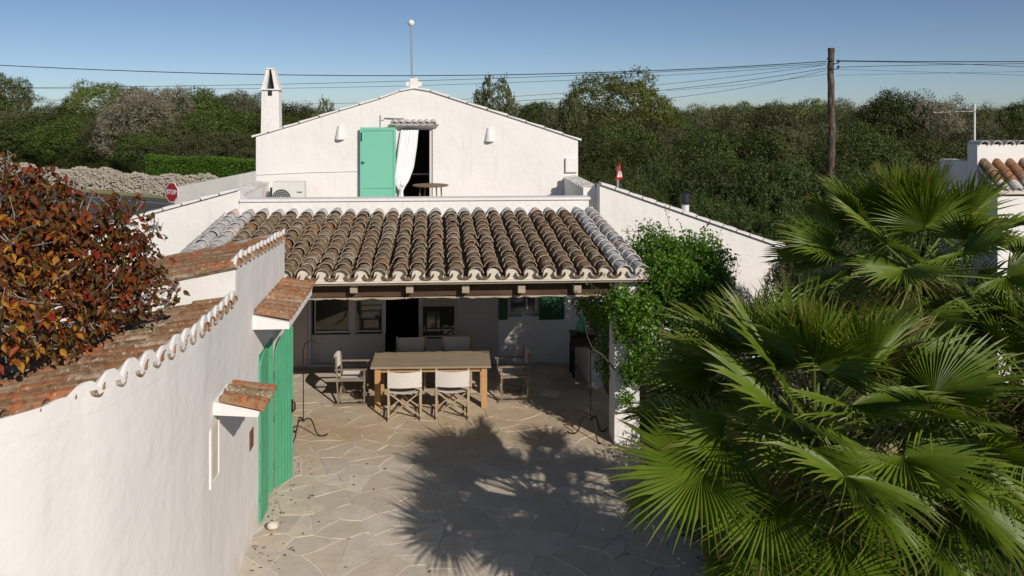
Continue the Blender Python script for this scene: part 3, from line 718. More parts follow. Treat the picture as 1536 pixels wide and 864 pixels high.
# vent pipe with black cowl on the right wing
vy = YF + 1.8; vx = X(1028, vy)
t = thing('vent_pipe', 'white vent pipe with a black cowl rising behind the right wing wall', 'chimney pipe', (vx, vy, 2.6))
b = MB(); b.lathe([(.085, 0), (.085, Z(1028, 305, vy) - 2.6)], n=14); b.build('pipe', METALW, t, smooth=False)
b = MB(); q0 = Z(1028, 306, vy) - 2.6; q1 = Z(1028, 290, vy) - 2.6; b.lathe([(.11, q0), (.125, q0 + .03), (.125, q1 - .02), (.1, q1)], n=14); b.build('cowl', BLACKP, t)

# ------------------------------------------------------------------ porch
porch = thing('porch', 'porch with a lean-to roof of weathered clay tiles on a dark beam', 'porch', (0, 0, 0))
YE, YB = 12.35, 16.62
ze_ = Z(700, 417, YE); zb2 = Z(650, 322, YB)
xe1 = X(972, YE); xe0 = X(390, YB) - .55
pitch = .287; ncol = int(round((xe1 - xe0) / pitch)); 
dirv = Vector((0, YB - YE, zb2 - ze_)); LL = dirv.length; dn = dirv.normalized()
rows_n = 14; ex = (LL - .05) / rows_n
tch, tch_mb = tile_mesh('channel_tile', .10, .088, .44, convex=False, seg=6)
tchw, tchw_mb = tile_mesh('white_channel_tile', .10, .088, .44, convex=False, seg=6, mat=TILE_WHITE)
variants = []
for k in range(5):
    m1, _ = tile_mesh('roof_tile_%s' % 'abcde'[k], .118 + .004 * math.sin(k * 2), .094, .41 + .01 * (k % 3), seg=7); variants.append(m1)
varw = [tile_mesh('limewashed_tile', .126, .104, .41, seg=8, mat=TILE_WHITE)[0]]
rt = random.Random(21)
chan = MB(); chanw = MB()
for c in range(ncol):
    x = xe1 - .08 - c * pitch
    whitecol = c < 2 or c >= ncol - 2
    drift = rt.uniform(-.012, .012)
    for r in range(rows_n):
        s_ = r * ex + rt.uniform(-.015, .015) + (0 if r else -.02)
        base = Vector((x + drift + rt.uniform(-.016, .016), YE, ze_)) + dn * s_
        base.z += .055 + .012 + (rt.uniform(.0, .018) if rt.random() < .15 else 0)
        tilt = Vector((rt.uniform(-.035, .035), dn.y, dn.z - .045 + rt.uniform(-.01, .01)))
        M = frame(base, tilt) @ Matrix.Rotation(rt.uniform(-.07, .07), 4, 'Y')
        last = r == rows_n - 1
        if whitecol or last: link('limewashed_tile', varw[0], porch, M)
        else: link('roof_tile', rt.choice(variants), porch, M)
    xc = x - pitch / 2
    for r in range(rows_n):
        base = Vector((xc + rt.uniform(-.006, .006), YE - .03, ze_ + .06)) + dn * (r * ex)
        addmb(chanw if (c < 1 or c >= ncol - 2) else chan, tch_mb, frame(base, (0, dn.y, dn.z - .035)))
chan.build('channel_tiles', TILE, porch, kind='stuff'); chanw.build('limewashed_channel_tiles', TILE_WHITE, porch, kind='stuff')
# roof deck and mortar bed
b = MB(); b.prism([(xe0 - .1, YE + .03, ze_ - .1), (xe0 - .1, YE + .03, ze_ - .045), (xe0 - .1, YB, zb2 - .045), (xe0 - .1, YB, zb2 - .1)], (xe1 - xe0 + .12, 0, 0)); b.build('roof_deck', WOOD_CG, porch)
b = MB()
b.box(X(425, YE), xe1 + .02, YE - .0, YE + .14, ze_ - .062, ze_ - .035)
for c in range(ncol):
    x = xe1 - .08 - c * pitch
    arch = [(x + .096 * math.cos(a), YE + .045, ze_ + .062 + .078 * math.sin(a)) for a in [math.pi * k / 8 for k in range(9)]]
    b.prism([(x + .11, YE + .045, ze_ - .036)] + arch + [(x - .11, YE + .045, ze_ - .036)], (0, .1, 0))
b.build('eaves_mortar', MORTAR, porch)
b = MB()
b.prism([(xe0 - .12, YB - .02, zb2 - .04), (xe0 - .12, YB - .25, zb2 - .02), (xe0 - .12, YB - .03, zb2 + .14)], (xe1 - xe0 + .1, 0, 0)); b.build('flashing_mortar', WHITE2, porch)
# beams
by = YE + .28
zbt, zbb = Z(650, 421, by), Z(650, 445, by)
rbm = random.Random(2)
def rough_beam(x0, x1, y0, y1, z0, z1, n=26, amp=.015, ampb=None):
    mb = MB(); prev = None; ampb = ampb or amp
    for k in range(n + 1):
        x = x0 + (x1 - x0) * k / n; j = lambda a=amp: rbm.uniform(-a, a)
        ring = [mb.pt((x, y0 + j(), z0 + j(ampb))), mb.pt((x, y1 + j(), z0 + j(ampb))), mb.pt((x, y1 + j(), z1)), mb.pt((x, y0 + j(), z1))]
        if prev:
            for q in range(4): mb.face((prev[q], ring[q], ring[(q + 1) % 4], prev[(q + 1) % 4]))
        else: mb.face(ring[::-1])
        prev = ring
    mb.face(prev); return mb
rough_beam(-2.28, X(922, by), by, by + .2, zbb + .01, ze_ - .11, 26, .012).build('beam', BEAM, porch)
for k, (p0, p1) in enumerate(((462, 520), (521, 606), (607, 690), (691, 768), (769, 852), (853, 914))):
    rough_beam(X(p0, by), X(p1, by), by - .0, by + .1, zbb - .025, zbb - .002, 9, .004, .013).build('plank', PLANK, porch)
for k in range(8):
    px_ = 449 + k * 83 if k < 6 else 0
    if k >= 6: continue
    xx = X(px_, by); b = MB(); b.box(xx - .055, xx + .055, by - .16, by + .01, Z(px_, 436, by), Z(px_, 425, by)); b.build('rafter_end', PLANK, porch)
for k in range(9):
    xx = -2.9 + k * .72; b = MB(); b.M = None
    b.prism([(xx, by + .22, ze_ - .2), (xx, by + .22, ze_ - .102), (xx, YB, zb2 - .102), (xx, YB, zb2 - .2)], (.09, 0, 0)); b.build('rafter', BEAM, porch)
px0 = X(918.5, 12.7); px1 = X(956, 12.7)
b = MB(); b.box(px0, px1, 12.55, 12.95, 0, ze_ - .112, top=(.01, .01, .01, .01)); b.build('post', WHITE2, porch)
# right-hand low wall of the porch
b = MB(); b.box(px0 + .12, px1 - .02, 15.2, 16.68, .0, .62); b.build('low_wall', WHITE2, porch)

# ------------------------------------------------------------------ annex on the left
annex = thing('annex', 'long whitewashed outbuilding on the left with red clay tile roof and curved wall', 'outbuilding', (0, 0, 0))
XW = -2.2
def curve_x(y):
    P = [(4.2, -9.0), (4.6, -6.0), (4.95, -4.6), (5.3, -3.65), (5.66, -2.98), (6.22, -2.58), (6.55, -2.44), (7.13, -2.29), (7.75, -2.215), (7.99, -2.2), (13, -2.2)]
    for (a, p), (c, q) in zip(P, P[1:]):
        if a <= y <= c:
            i = P.index((a, p)); t = (y - a) / (c - a)
            def sl(k):
                k0, k1 = max(k - 1, 0), min(k + 1, len(P) - 1); return (P[k1][1] - P[k0][1]) / (P[k1][0] - P[k0][0])
            m0, m1 = sl(i) * (c - a), sl(i + 1) * (c - a)
            if a >= 7.99: m0 = m1 = 0
            if abs(c - 7.99) < 1e-6: m1 = 0
            return (2 * t ** 3 - 3 * t * t + 1) * p + (t ** 3 - 2 * t * t + t) * m0 + (-2 * t ** 3 + 3 * t * t) * q + (t ** 3 - t * t) * m1
    return P[0][1] if y < 4.2 else XW
def ztip(y): return 3.11 if y < 9.2 else 3.50 - (y - 9.2) * .055
YS, YEND = 9.22, 12.22
gy0, gy1 = DX(388, XW), DX(408.5, XW)
ny0, ny1 = DX(314, XW), DX(327, XW)
b = MB()
zlow = 2.98
grid_wall(b, [8.0, 12.22, YS], [0, zlow], [(gy0, gy1, 0, 2.13)], lambda u, v, d: (XW - d, u, v), .28)
# niche cut: shallow recess
annex_pts = []
yy = 4.2; ys = []
while yy < 8.0 - 1e-6: ys.append(yy); yy += .04
ys.append(8.0)
for a, c in zip(ys, ys[1:]):
    b.poly([(curve_x(a), a, 0), (curve_x(c), c, 0), (curve_x(c), c, zlow), (curve_x(a), a, zlow)])
# high part of the wall
b.box(XW - .28, XW, YS, YEND, zlow, 3.3)
b.build('annex_wall', WHITE, annex)
pit = .225
# scalloped top strip
def scallop(y, base, y0):
    ph = ((y - y0) / pit) % 1.0
    k = int((y - y0) / pit); r1 = math.sin(k * 12.9898) * 43758.5453 % 1.0
    f_ = min(1, max(0, (y - 5.95) / .35))
    return base + .028 * (1 - f_) + f_ * .125 * (.85 + .3 * r1) * max(0, math.sin(math.pi * ph)) ** .7
b = MB()
def strip(ya, yb, low, y0, tipfn):
    n = int((yb - ya) / .0225); 
    for k in range(n):
        a = ya + (yb - ya) * k / n; c = ya + (yb - ya) * (k + 1) / n
        za, zc = scallop(a, tipfn(a), y0), scallop(c, tipfn(c), y0); e = .004
        b.poly([(curve_x(a) + e, a, low), (curve_x(c) + e, c, low), (curve_x(c) + e, c, zc), (curve_x(a) + e, a, za)])
        b.poly([(curve_x(a) + e, a, za), (curve_x(c) + e, c, zc), (curve_x(c) - .025, c, zc - .004), (curve_x(a) - .025, a, za - .004)])
        b.poly([(curve_x(a) - .025, a, za - .004), (curve_x(c) - .025, c, zc - .004), (curve_x(c) - .25, c, tipfn(c) - .12), (curve_x(a) - .25, a, tipfn(a) - .12)])
strip(4.3, YS - .002, zlow - .02, 4.3, ztip); 
strip(YS, YEND, 3.28, YS, ztip)
b.poly([(XW + .004, YEND, 3.28), (XW - .28, YEND, 3.28), (XW - .28, YEND, ztip(YEND)), (XW + .004, YEND, ztip(YEND))])
b.build('wall_top', WHITE, annex)
SLP = .19
tr_mb = tile_mesh('annex_channel_tile', .088, .078, .44, convex=False, seg=6, mat=TILE_RED)[1]
tva = [tile_mesh('annex_tile_%s' % 'abc'[k], .10 + .003 * k, .082, .46, seg=6, mat=TILE_RED)[0] for k in range(3)]
tvm = [tile_mesh('annex_mossy_tile', .10, .082, .46, seg=6, mat=TILE)[0]]
ch_ = MB()
def annex_roof(ya, yb, y0, xend):
    k = 0
    while True:
        y = y0 + (k + .5) * pit; k += 1
        if y > yb: break
        if y < ya: continue
        xw = min(curve_x(y), curve_x(y - .1)) - .0; zt_ = ztip(y) + .022
        # keep the roof edge just inside where the wall runs steeply across
        L = (xw - xend); nt_ = int(L / .37) + 1
        for r in range(nt_):
            s_ = r * .37 + rt.uniform(-.01, .01) - (.015 if r == 0 else 0)
            # high end at the wall, each lower tile tucked under the one above
            p = Vector((xw - s_ - .44, y + rt.uniform(-.006, .006), zt_ - (s_ + .44) * SLP - .012))
            link('roof_tile', rt.choice(tva + tva + tvm), annex, frame(p, (1, rt.uniform(-.015, .015), SLP - .03)))
        yc = y - pit / 2; xw2 = curve_x(yc) + (.018 if yc > 6.3 else -.06)
        for r in range(nt_):
            p = Vector((xw2 - r * .37 - .44, yc, ztip(yc) + .035 - (r * .37 + .44) * SLP))
            addmb(ch_, tr_mb, frame(p, (1, 0, SLP - .02)))
annex_roof(4.6, YS, 4.3, -4.0)
annex_roof(YS, YEND, YS, -4.0)
ch_.build('channel_tiles', TILE_RED, annex, kind='stuff')
# roof bed (solid under the tiles) and step wall
b = MB()
yy = 4.6
while yy < YS - .05:
    y2 = min(yy + .2, YS - .01); xa, xc = curve_x(yy) - .05, curve_x(y2) - .05
    z1 = 3.11 - .075
    b.poly([(xa, yy, z1), (xc, y2, z1), (-4.0, y2, z1 + (-4.0 - xc) * SLP), (-4.0, yy, z1 + (-4.0 - xa) * SLP)]); yy = y2
b.prism([(XW - .05, YS + .02, ztip(YS) - .08), (-4.0, YS + .02, ztip(YS) - .08 + (-4.0 - XW) * SLP), (-4.0, YS + .02, 2.2), (XW - .05, YS + .02, 2.2)], (0, YEND - YS - .04, 0))
b.box(-4.0, -3.75, 5.2, YEND, 0, 2.6)
b.build('roof_bed', MORTAR, annex)
b = MB(); b.prism([(XW - .004, YS, 2.9), (XW - .004, YS, ztip(YS) + .0), (-4.0, YS, ztip(YS) + (-4.0 - XW) * SLP), (-4.0, YS, 2.3)], (0, -.014, 0)); b.build('step_wall', WHITE2, annex)
# brick-red edge tiles along the step
for k in range(5):
    p = Vector((XW - .02 - k * .37, YS - .02, ztip(YS) - .02 - k * .37 * SLP)); mb = MB(); mb.prism([(0, 0, 0), (-.36, 0, -.36 * SLP), (-.36, 0, -.36 * SLP + .07), (0, 0, .07)], (0, .05, 0)); o = mb.build('edge_tile', TILE_RED, annex); o.location = p
b = MB(); b.box(XW - .28, XW - .26, YEND + .0, YEND + .02, 0, .1); 
b = MB(); b.box(-3.95, -3.7, YEND + .001, YF - .002, 0, 2.6); b.box(-3.7, XW - .005, YEND - .15, YEND - .003, 0, 2.9); b.build('inner_wall', WHITE, annex)
# niche and slot in the wall
b = MB(); nz0, nz1 = Z(320, 728, ny0 + .1), Z(320, 640, ny0 + .1)
f_ = [(ny0, ny0 + .04), (ny1 - .04, ny1)]
b.box(XW - .001, XW + .018, ny0, ny0 + .05, nz0, nz1); b.box(XW - .001, XW + .018, ny1 - .02, ny1, nz0, nz1); b.box(XW - .001, XW + .018, ny0 + .05, ny1 - .02, nz0, nz0 + .04)
nf = b.build('niche', WHITE2, annex)
b = MB(); b.box(XW - .001, XW + .006, ny0 + .05, ny1 - .02, nz0 + .04, nz1); b.build('niche_back', MORTAR, nf)
sy0, sy1 = DX(374, XW), DX(379, XW)
b = MB(); b.box(XW - .001, XW + .012, sy0, sy1, Z(376, 677, sy0), Z(376, 649, sy0)); b.build('letter_slot', RUST, annex)
# small hood of three tiles
hy0, hy1 = DX(319, XW), DX(336, XW)
hz = Z(320, 600, hy0)
b = MB(); b.prism([(XW, hy0 + .02, hz - .16), (XW, hy0 + .02, hz - .03), (XW + .46, hy0 + .02, hz - .13), (XW + .44, hy0 + .02, hz - .19)], (0, hy1 - hy0 + .1, 0)); hood = b.build('niche_hood', WHITE, annex)
for k in range(3):
    link('hood_tile', [tva[1], tvm[0], tva[2]][k], hood, frame((XW + .52, hy0 + .08 + k * .2, hz - .115 + (.012 if k == 1 else 0)), (-1, rt.uniform(-.05, .05), .2)))
# canopy over the gate
ky0, ky1 = DX(379, XW), 11.95
kz = Z(379, 470, ky0)
b = MB(); b.prism([(XW, ky0, kz - .2), (XW, ky0, kz - .03), (XW + .44, ky0, kz - .12), (XW + .44, ky0, kz - .2)], (0, ky1 - ky0, 0)); can = b.build('gate_canopy', WHITE, annex)
nc = 9
for k in range(nc):
    y = ky0 + .1 + (ky1 - ky0 - .15) * k / (nc - 1)
    link('canopy_tile', rt.choice(tva), can, frame((XW + .47, y, kz - .085), (-1, rt.uniform(-.02, .02), .17)))
b = MB()
for k in range(nc):
    y = ky0 + .1 + (ky1 - ky0 - .15) * k / (nc - 1)
    b.prism([(XW + .455, y + .085 * math.cos(a), kz - .085 + .07 * math.sin(a)) for a in [math.pi * q / 6 for q in range(7)]], (-.03, 0, 0))
b.build('canopy_mortar', WHITE, can)
# gate
gate = thing('garden_gate', 'green double garden gate with arched plank leaves, opened from the whitewashed wall', 'gate', (XW, gy0, 0))
def leaf(width, hin_h, free_h, planks, hinge, ang, th=.04):
    """leaf plane along local +x from the hinge; top is a quarter arch"""
    mb = MB()
    for k in range(planks):
        a, c = width * k / planks + .005, width * (k + 1) / planks - .005
        def top(u):
            t = min(1, u / width); return hin_h + (free_h - hin_h) * math.sqrt(max(0, 1 - (1 - t) ** 2))
        mb.prism([(a, 0, .03), (c, 0, .03), (c, 0, top(c)), ((a + c) / 2, 0, top((a + c) / 2)), (a, 0, top(a))], (0, th * .6, 0))
    mb.box(.0, width, th * .6 + .001, th, .25, .36); mb.box(0, width, th * .6 + .001, th, 1.35, 1.46)
    o = mb.build('gate_leaf', GREEN, gate); o.location = (hinge[0] - XW, hinge[1] - gy0, 0); o.rotation_euler = (0, 0, ang)
    m2 = MB()
    for z in (.3, .95, 1.55): m2.box(-.015, .03, -.012, .0, z, z + .09)
    m2.build('hinge', GREEN, o)
    return o
fe = G(433.5, 719); 
ang = math.atan2(fe.y - gy1, fe.x - XW)
lw = math.hypot(fe.y - gy1, fe.x - XW)
lf = leaf(max(lw, .36), Z(408, 545, gy1), Z(433, 492, gy1 + .3), 6, (XW + .03, gy1 + .04), ang - R(4))
b = MB(); b.tube([(lw - .03, -.03, .98), (lw - .03, -.05, 1.0), (lw - .03, -.05, 1.08), (lw - .03, -.03, 1.1)], .012, 6); b.box(lw - .045, lw - .015, -.012, 0, .95, 1.13); b.build('handle', IRON, lf)
fe2 = G(401, 777); a2 = math.atan2(fe2.y - gy0, fe2.x - XW)
leaf(.38, 1.98, 2.14, 4, (XW + .03, gy0 - .02), R(87))
b = MB(); b.box(-.27, .006, -.004, .045, 0, 2.12); b.box(-.27, .006, gy1 - gy0 - .045, gy1 - gy0 + .004, 0, 2.12); b.box(-.27, .004, .046, gy1 - gy0 - .046, 2.06, 2.12); b.build('gate_frame', GREEN, gate)
# stone by the gate
def rock(name, c, r, mat, label, cat, sq=(1, 1, .7), seed=1):
    rr_ = random.Random(seed); mb = MB(); n, m = 10, 6; rings = []
    for j in range(m + 1):
        ph = math.pi * j / m
        rings.append([mb.pt((r * sq[0] * math.sin(ph) * math.cos(2 * math.pi * k / n) * rr_.uniform(.82, 1.1), r * sq[1] * math.sin(ph) * math.sin(2 * math.pi * k / n) * rr_.uniform(.82, 1.1), r * sq[2] * (1 - math.cos(ph)) * .9)) for k in range(n)])
    for a, c_ in zip(rings, rings[1:]):
        for k in range(n): mb.face((a[k], a[(k + 1) % n], c_[(k + 1) % n], c_[k]))
    o = mb.build(name, mat, None, label=label, cat=cat); o.location = c; return o
g = G(403, 796); rock('door_stone', (g.x + .05, g.y, .012), .08, MORTAR, 'small pale stone on the paving at the foot of the green gate', 'stone', seed=4)

# ------------------------------------------------------------------ furniture
tf = G(556, 553, .75); tb = G(566, 528.5, .75); tr_ = G(739, 554, .75)
tw = (tr_.x - tf.x); tc = Vector(((tf.x + tr_.x) / 2, (tf.y + tb.y) / 2 + .03, 0)); td = .92
tab = thing('dining_table', 'long weathered wooden dining table on the flagstones under the porch edge', 'table', tc, R(-1.5))
hw_ = tw / 2
for k in range(5):
    b = MB(); y0 = -td / 2 + k * td / 5; b.box(-hw_ + rt.uniform(-.004, .004), hw_ + rt.uniform(-.004, .004), y0 + .002, y0 + td / 5 - .002, .715, .75 + rt.uniform(-.001, .001)); b.build('tabletop_plank', WOOD_T, tab)
for sx in (-1, 1):
    for sy in (-1, 1):
        b = MB(); cx_, cy_ = sx * (hw_ - .12), sy * (td / 2 - .1); b.box(cx_ - .05, cx_ + .05, cy_ - .05, cy_ + .05, 0, .714); b.build('leg', WOOD_L, tab)
b = MB(); 
for sy in (-1, 1): b.box(-hw_ + .17, hw_ - .17, sy * (td / 2 - .1) - .012, sy * (td / 2 - .1) + .012, .63, .713)
for sx in (-1, 1): b.box(sx * (hw_ - .12) - .012, sx * (hw_ - .12) + .012, -td / 2 + .15, td / 2 - .15, .63, .713)
b.build('apron', WOOD_L, tab)

def make_chair(wood):
    """director's chair facing local +y"""
    c = thing('directors_chair', 'x', 'chair')
    W, D, HB = .27, .23, .87
    for sx in (-1, 1):
        b = MB(); x = sx * W
        b.bar((x, -D, .05), (x, -D - .04, HB), .024, .036, (1, 0, 0)); b.build('back_post', wood, c)
        b = MB(); b.bar((x, D, .05), (x, D, .62), .024, .036, (1, 0, 0)); b.build('front_post', wood, c)
        b = MB(); b.bar((x, -D - .06, .64), (x, D + .05, .64), .05, .022); b.build('armrest', wood, c)
        b = MB(); b.bar((x, -D - .03, .455), (x, D + .02, .455), .026, .035); b.build('side_rail', wood, c)
        b = MB(); b.bar((x, -D, .1), (x, D, .1), .02, .026); b.build('side_rail', wood, c)
        b = MB(); b.bar((x, -D - .06, .018), (x, D + .06, .018), .03, .034); b.build('skid', wood, c)
    for sy in (-1, 1):
        for sx in (-1, 1):
            b = MB(); yy = sy * (D - .03) + sx * .012; b.bar((-sx * (W - .02), yy, .07), (sx * (W - .02), yy, .45), .018, .034, (0, 1, 0)); b.build('cross_leg', wood, c)
    b = MB(); n = 8; g0 = []
    for j in range(2):
        for th in (0, .006):
            g0.append([b.pt((-W + .02 + (2 * W - .04) * k / n, (-D + .02) if j == 0 else (D - .0), .475 - .035 * math.sin(math.pi * k / n) - th)) for k in range(n + 1)])
    for k in range(n):
        b.face((g0[0][k], g0[0][k + 1], g0[2][k + 1], g0[2][k])); b.face((g0[1][k + 1], g0[1][k], g0[3][k], g0[3][k + 1])); b.face((g0[0][k + 1], g0[0][k], g0[1][k], g0[1][k + 1])); b.face((g0[2][k], g0[2][k + 1], g0[3][k + 1], g0[3][k]))
    b.build('seat', CANVAS, c)
    b = MB(); g0 = []
    for z in (.57, .84):
        for th in (0, .006):
            yo = -D - .045 * (z / HB)
            g0.append([b.pt((-W - .016 + (2 * W + .032) * k / n, yo - .05 * math.sin(math.pi * k / n) * .9 + (.0 if th else -.022), z - (.012 * math.sin(math.pi * k / n) if z > .7 else 0))) for k in range(n + 1)])
    for k in range(n):
        b.face((g0[0][k], g0[0][k + 1], g0[2][k + 1], g0[2][k])); b.face((g0[1][k + 1], g0[1][k], g0[3][k], g0[3][k + 1])); b.face((g0[2][k], g0[2][k + 1], g0[3][k + 1], g0[3][k])); b.face((g0[0][k + 1], g0[0][k], g0[1][k], g0[1][k + 1]))
    b.build('back_canvas', CANVAS, c)
    return c
chA = make_chair(WOOD_C); chB = make_chair(WOOD_CG); remember(None)
def put(o, x, y, rz, label):
    o.location = (x, y, .008); o.rotation_euler = (0, 0, rz); o['label'] = label; o['group'] = "director's chairs around the dining table"
p = G(607, 627); put(chA, X(607, 13.98), 13.98, R(2), "director's chair with cream canvas back, near side of the table, left one of the two")
c2 = copy_tree(chA); put(c2, X(679, 13.98), 13.98, R(-2), "director's chair with cream canvas back, near side of the table, right one of the two")
put(chB, X(530, 14.75), 14.75, R(-92), "weathered wooden director's chair at the left head of the dining table")
c4 = copy_tree(chB); put(c4, X(768, 14.75), 14.75, R(93), "weathered wooden director's chair at the right head of the dining table")
c5 = copy_tree(chA); put(c5, X(616, 15.45), 15.45, R(180), "director's chair on the far side of the table in front of the dark doorway")
c6 = copy_tree(chA); put(c6, X(685, 15.45), 15.45, R(178), "director's chair on the far side of the table in front of the rightmost glazed window")
# hook stands
def hook_stand(g, rz, label, h=1.53, lean=0):
    t = thing('hook_stand', label, 'iron stand', (g.x, g.y, .008), rz, 'wrought iron hook stands by the porch')
    b = MB(); b.tube([(0, 0, .26), (0, 0, h - .12), (.03, 0, h - .03), (.1, 0, h), (.2, 0, h - .005), (.27, 0, h - .05)], .009, 6); b.build('pole', IRON, t)
    for a in (0, 125, 235):
        ca, sa = math.cos(R(a)), math.sin(R(a)); b = MB()
        b.tube([(r * ca, r * sa, z) for r, z in ((0, .26), (.05, .3), (.12, .29), (.16, .2), (.2, .07), (.26, .01), (.34, .012), (.38, .04))], .011, 6); b.build('leg', IRON, t)
    return t
hook_stand(G(455, 657), R(5), 'thin black wrought iron hook stand on the paving beside the green gate')
hook_stand(G(886, 655), R(160), 'thin black wrought iron hook stand half in shade by the white post', 1.5)
lit = MB(); rl = random.Random(17)
for k in range(170):
    q = rl.random()
    if q < .5: x, y = XW + .05 + abs(rl.gauss(0, .25)), rl.uniform(8.3, 12.3)
    elif q < .8: x, y = rl.uniform(-2.1, 3.0), rl.uniform(8.5, 14)
    else: x, y = 3.1 - abs(rl.gauss(0, .4)), rl.uniform(8.5, 12.4)
    a = rl.uniform(0, 6.28); s_ = rl.uniform(.012, .035); c_, d_ = math.cos(a) * s_, math.sin(a) * s_
    lit.poly([(x - c_, y - d_, .017), (x + d_ * .4, y - c_ * .4, .017 + s_ * .3), (x + c_, y + d_, .018), (x - d_ * .4, y + c_ * .4, .017 + s_ * .25)])
lit.build('leaf_litter', L_RED, None, kind='stuff', label='scattered small dry leaves on the courtyard paving', cat='leaves')
# mat
g = G(827, 592); b = MB(); b.box(-.17, .17, -.17, .17, 0, .012); b.box(-.09, .05, -.06, .07, .0125, .016); o = b.build('doormat', CANVAS, None, label='small pale square mat lying on the shaded paving right of the table', cat='mat'); o.location = (g.x, g.y, .014); o.rotation_euler = (0, 0, R(-28))
# console with vase
g = Vector((X(874, 15.9), 15.9, 0))
t = thing('console_table', 'dark narrow console table under the vines at the right end of the porch', 'table', (g.x, g.y, .008))
cw = .24
b = MB(); b.box(-cw, cw, -.2, .2, .8, .84); b.build('tabletop', IRON, t)
b = MB(); b.box(-cw + .02, cw - .02, -.18, .18, .6, .798); b.build('apron', BEAM, t)
for sx in (-1, 1):
    for sy in (-1, 1):
        b = MB(); b.box(sx * (cw - .03) - .022, sx * (cw - .03) + .022, sy * .16 - .022, sy * .16 + .022, 0, .6); b.build('leg', IRON, t)
b = MB(); b.lathe([(.06, 0), (.1, .05), (.12, .12), (.09, .2), (.045, .26), (.04, .3), (.065, .33)], n=16)
o = b.build('vase', TEAL, None, smooth=True, label='teal glazed vase standing on the dark console table', cat='vase'); o.location = (g.x - .02, g.y, .849)

# ------------------------------------------------------------------ utility pole, wires, signs, antenna, walls
PY = 30.0; pxp = X(1247, PY); ptop = Z(1247, 72, PY)
b = MB(); n = 22; prf = random.Random(4); pts = []; rads = []
for k in range(n + 1):
    z = ptop * k / n; pts.append((pxp + .025 * math.sin(z * 1.7) + prf.uniform(-.012, .012), PY + prf.uniform(-.01, .01), z)); rads.append(.15 - .03 * k / n + prf.uniform(-.014, .014))
t = thing('utility_pole', 'rough weathered wooden utility pole standing in front of the trees', 'utility pole', (pxp, PY, 0))
b.tube([(p[0] - pxp, p[1] - PY, p[2]) for p in pts], rads, 10); b.build('shaft', POLE, t)
for (py_, s_) in ((92, -1), (96, 1), (104, -1), (104, 1)):
    z = Z(1247, py_, PY); b = MB(); b.tube([(0, -.1, z), (s_ * .17, -.15, z + .01), (s_ * .2, -.15, z + .05)], .018, 6); b.lathe([(.03, 0), (.045, .03), (.03, .07), (.04, .1)], (s_ * .2, -.15, z + .04), 8); b.build('insulator', IRON, t)
def wire(pts, r, label, name='overhead_cable'):
    """pts: (px, py, depth) at the two ends and the middle"""
    P = [Vector((X(a, d), d, Z(a, c, d))) for a, c, d in pts]
    mb = MB(); out = []
    for k in range(25):
        t = k / 24; q = []
        a, m, c = P
        # quadratic through the three points
        out.append(a * (2 * (t - .5) * (t - 1)) + m * (-4 * t * (t - 1)) + c * (2 * t * (t - .5)))
    mb.tube(out, r, 5, cap=True)
    mb.build(name, BLACKP, None, label=label, cat='cable', group='overhead cables strung to the utility pole')
wire([(-120, 91, 36), (560, 113.5, 33), (1240, 92, 30)], .017, 'thickest and topmost overhead cable running left from the wooden pole')
wire([(-120, 132, 37), (560, 123, 33.5), (1240, 95, 30)], .010, 'second overhead cable from the top, left of the wooden pole')
wire([(-120, 130, 38), (560, 130, 34), (1240, 97, 30)], .008, 'third overhead cable from the top, crossing behind the finial pole')
wire([(-120, 140, 39), (560, 154, 36), (1240, 97, 30)], .008, 'faint overhead cable dipping behind the left slope of the gable')
wire([(600, 158, 39), (930, 141, 34), (1240, 102, 30)], .010, 'overhead cable emerging from behind the right slope of the gable')
wire([(640, 168, 39), (960, 152, 34), (1240, 105, 30)], .008, 'lowest overhead cable crossing the trees right of the gable')
wire([(1000, 136, 34), (1120, 126, 32), (1240, 111, 30)], .007, 'short low overhead cable just left of the wooden pole')
wire([(1254, 91, 30), (1420, 92.5, 29), (1620, 92, 28)], .017, 'thickest overhead cable running right from the wooden pole')
wire([(1254, 101, 30), (1420, 97, 29.5), (1620, 95, 28.5)], .011, 'second overhead cable right of the wooden pole')
wire([(1254, 92, 30), (1440, 96, 28), (1620, 106, 26)], .009, 'overhead cable falling to the right from the wooden pole')
wire([(1254, 104, 30), (1420, 109, 29), (1620, 116, 27)], .006, 'faint low overhead cable right of the wooden pole')
wire([(1254, 113, 30), (1420, 109.5, 30), (1620, 106, 30)], .006, 'lowest faint overhead cable right of the wooden pole')
# stop sign
SY = 27.0; g = Vector((X(257.5, SY), SY, 0)); szc = Z(257, 288.5, SY)
t = thing('stop_sign', 'red octagonal STOP sign by the road beyond the left wall', 'road sign', (g.x, g.y, 0), R(-38))
sr = .355
b = MB(); b.prism([(sr * math.cos(R(22.5 + 45 * k)), 0, szc + sr * math.sin(R(22.5 + 45 * k))) for k in range(8)], (0, .02, 0)); b.build('sign_rim', SIGNW, t)
b = MB(); b.prism([(sr * .9 * math.cos(R(22.5 + 45 * k)), -.004, szc + sr * .9 * math.sin(R(22.5 + 45 * k))) for k in range(8)], (0, .003, 0)); b.build('sign_face', SIGNR, t)
b = MB(); b.tube([(0, .05, 0), (0, .05, szc + .2)], .035, 8); b.build('sign_post', GALV, t)
def text_mesh(txt, size, mat, name, parent, M, extrude=.003):
    cu_ = bpy.data.curves.new(name, 'FONT'); cu_.body = txt; cu_.size = size; cu_.align_x = 'CENTER'; cu_.align_y = 'CENTER'; cu_.extrude = extrude; cu_.offset = size * .02
    tmp = bpy.data.objects.new('tmp', cu_); COL.objects.link(tmp); bpy.context.view_layer.update()
    me = bpy.data.meshes.new_from_object(tmp.evaluated_get(bpy.context.evaluated_depsgraph_get())); bpy.data.objects.remove(tmp)
    me.materials.clear(); me.materials.append(mat); return link(name, me, parent, M)
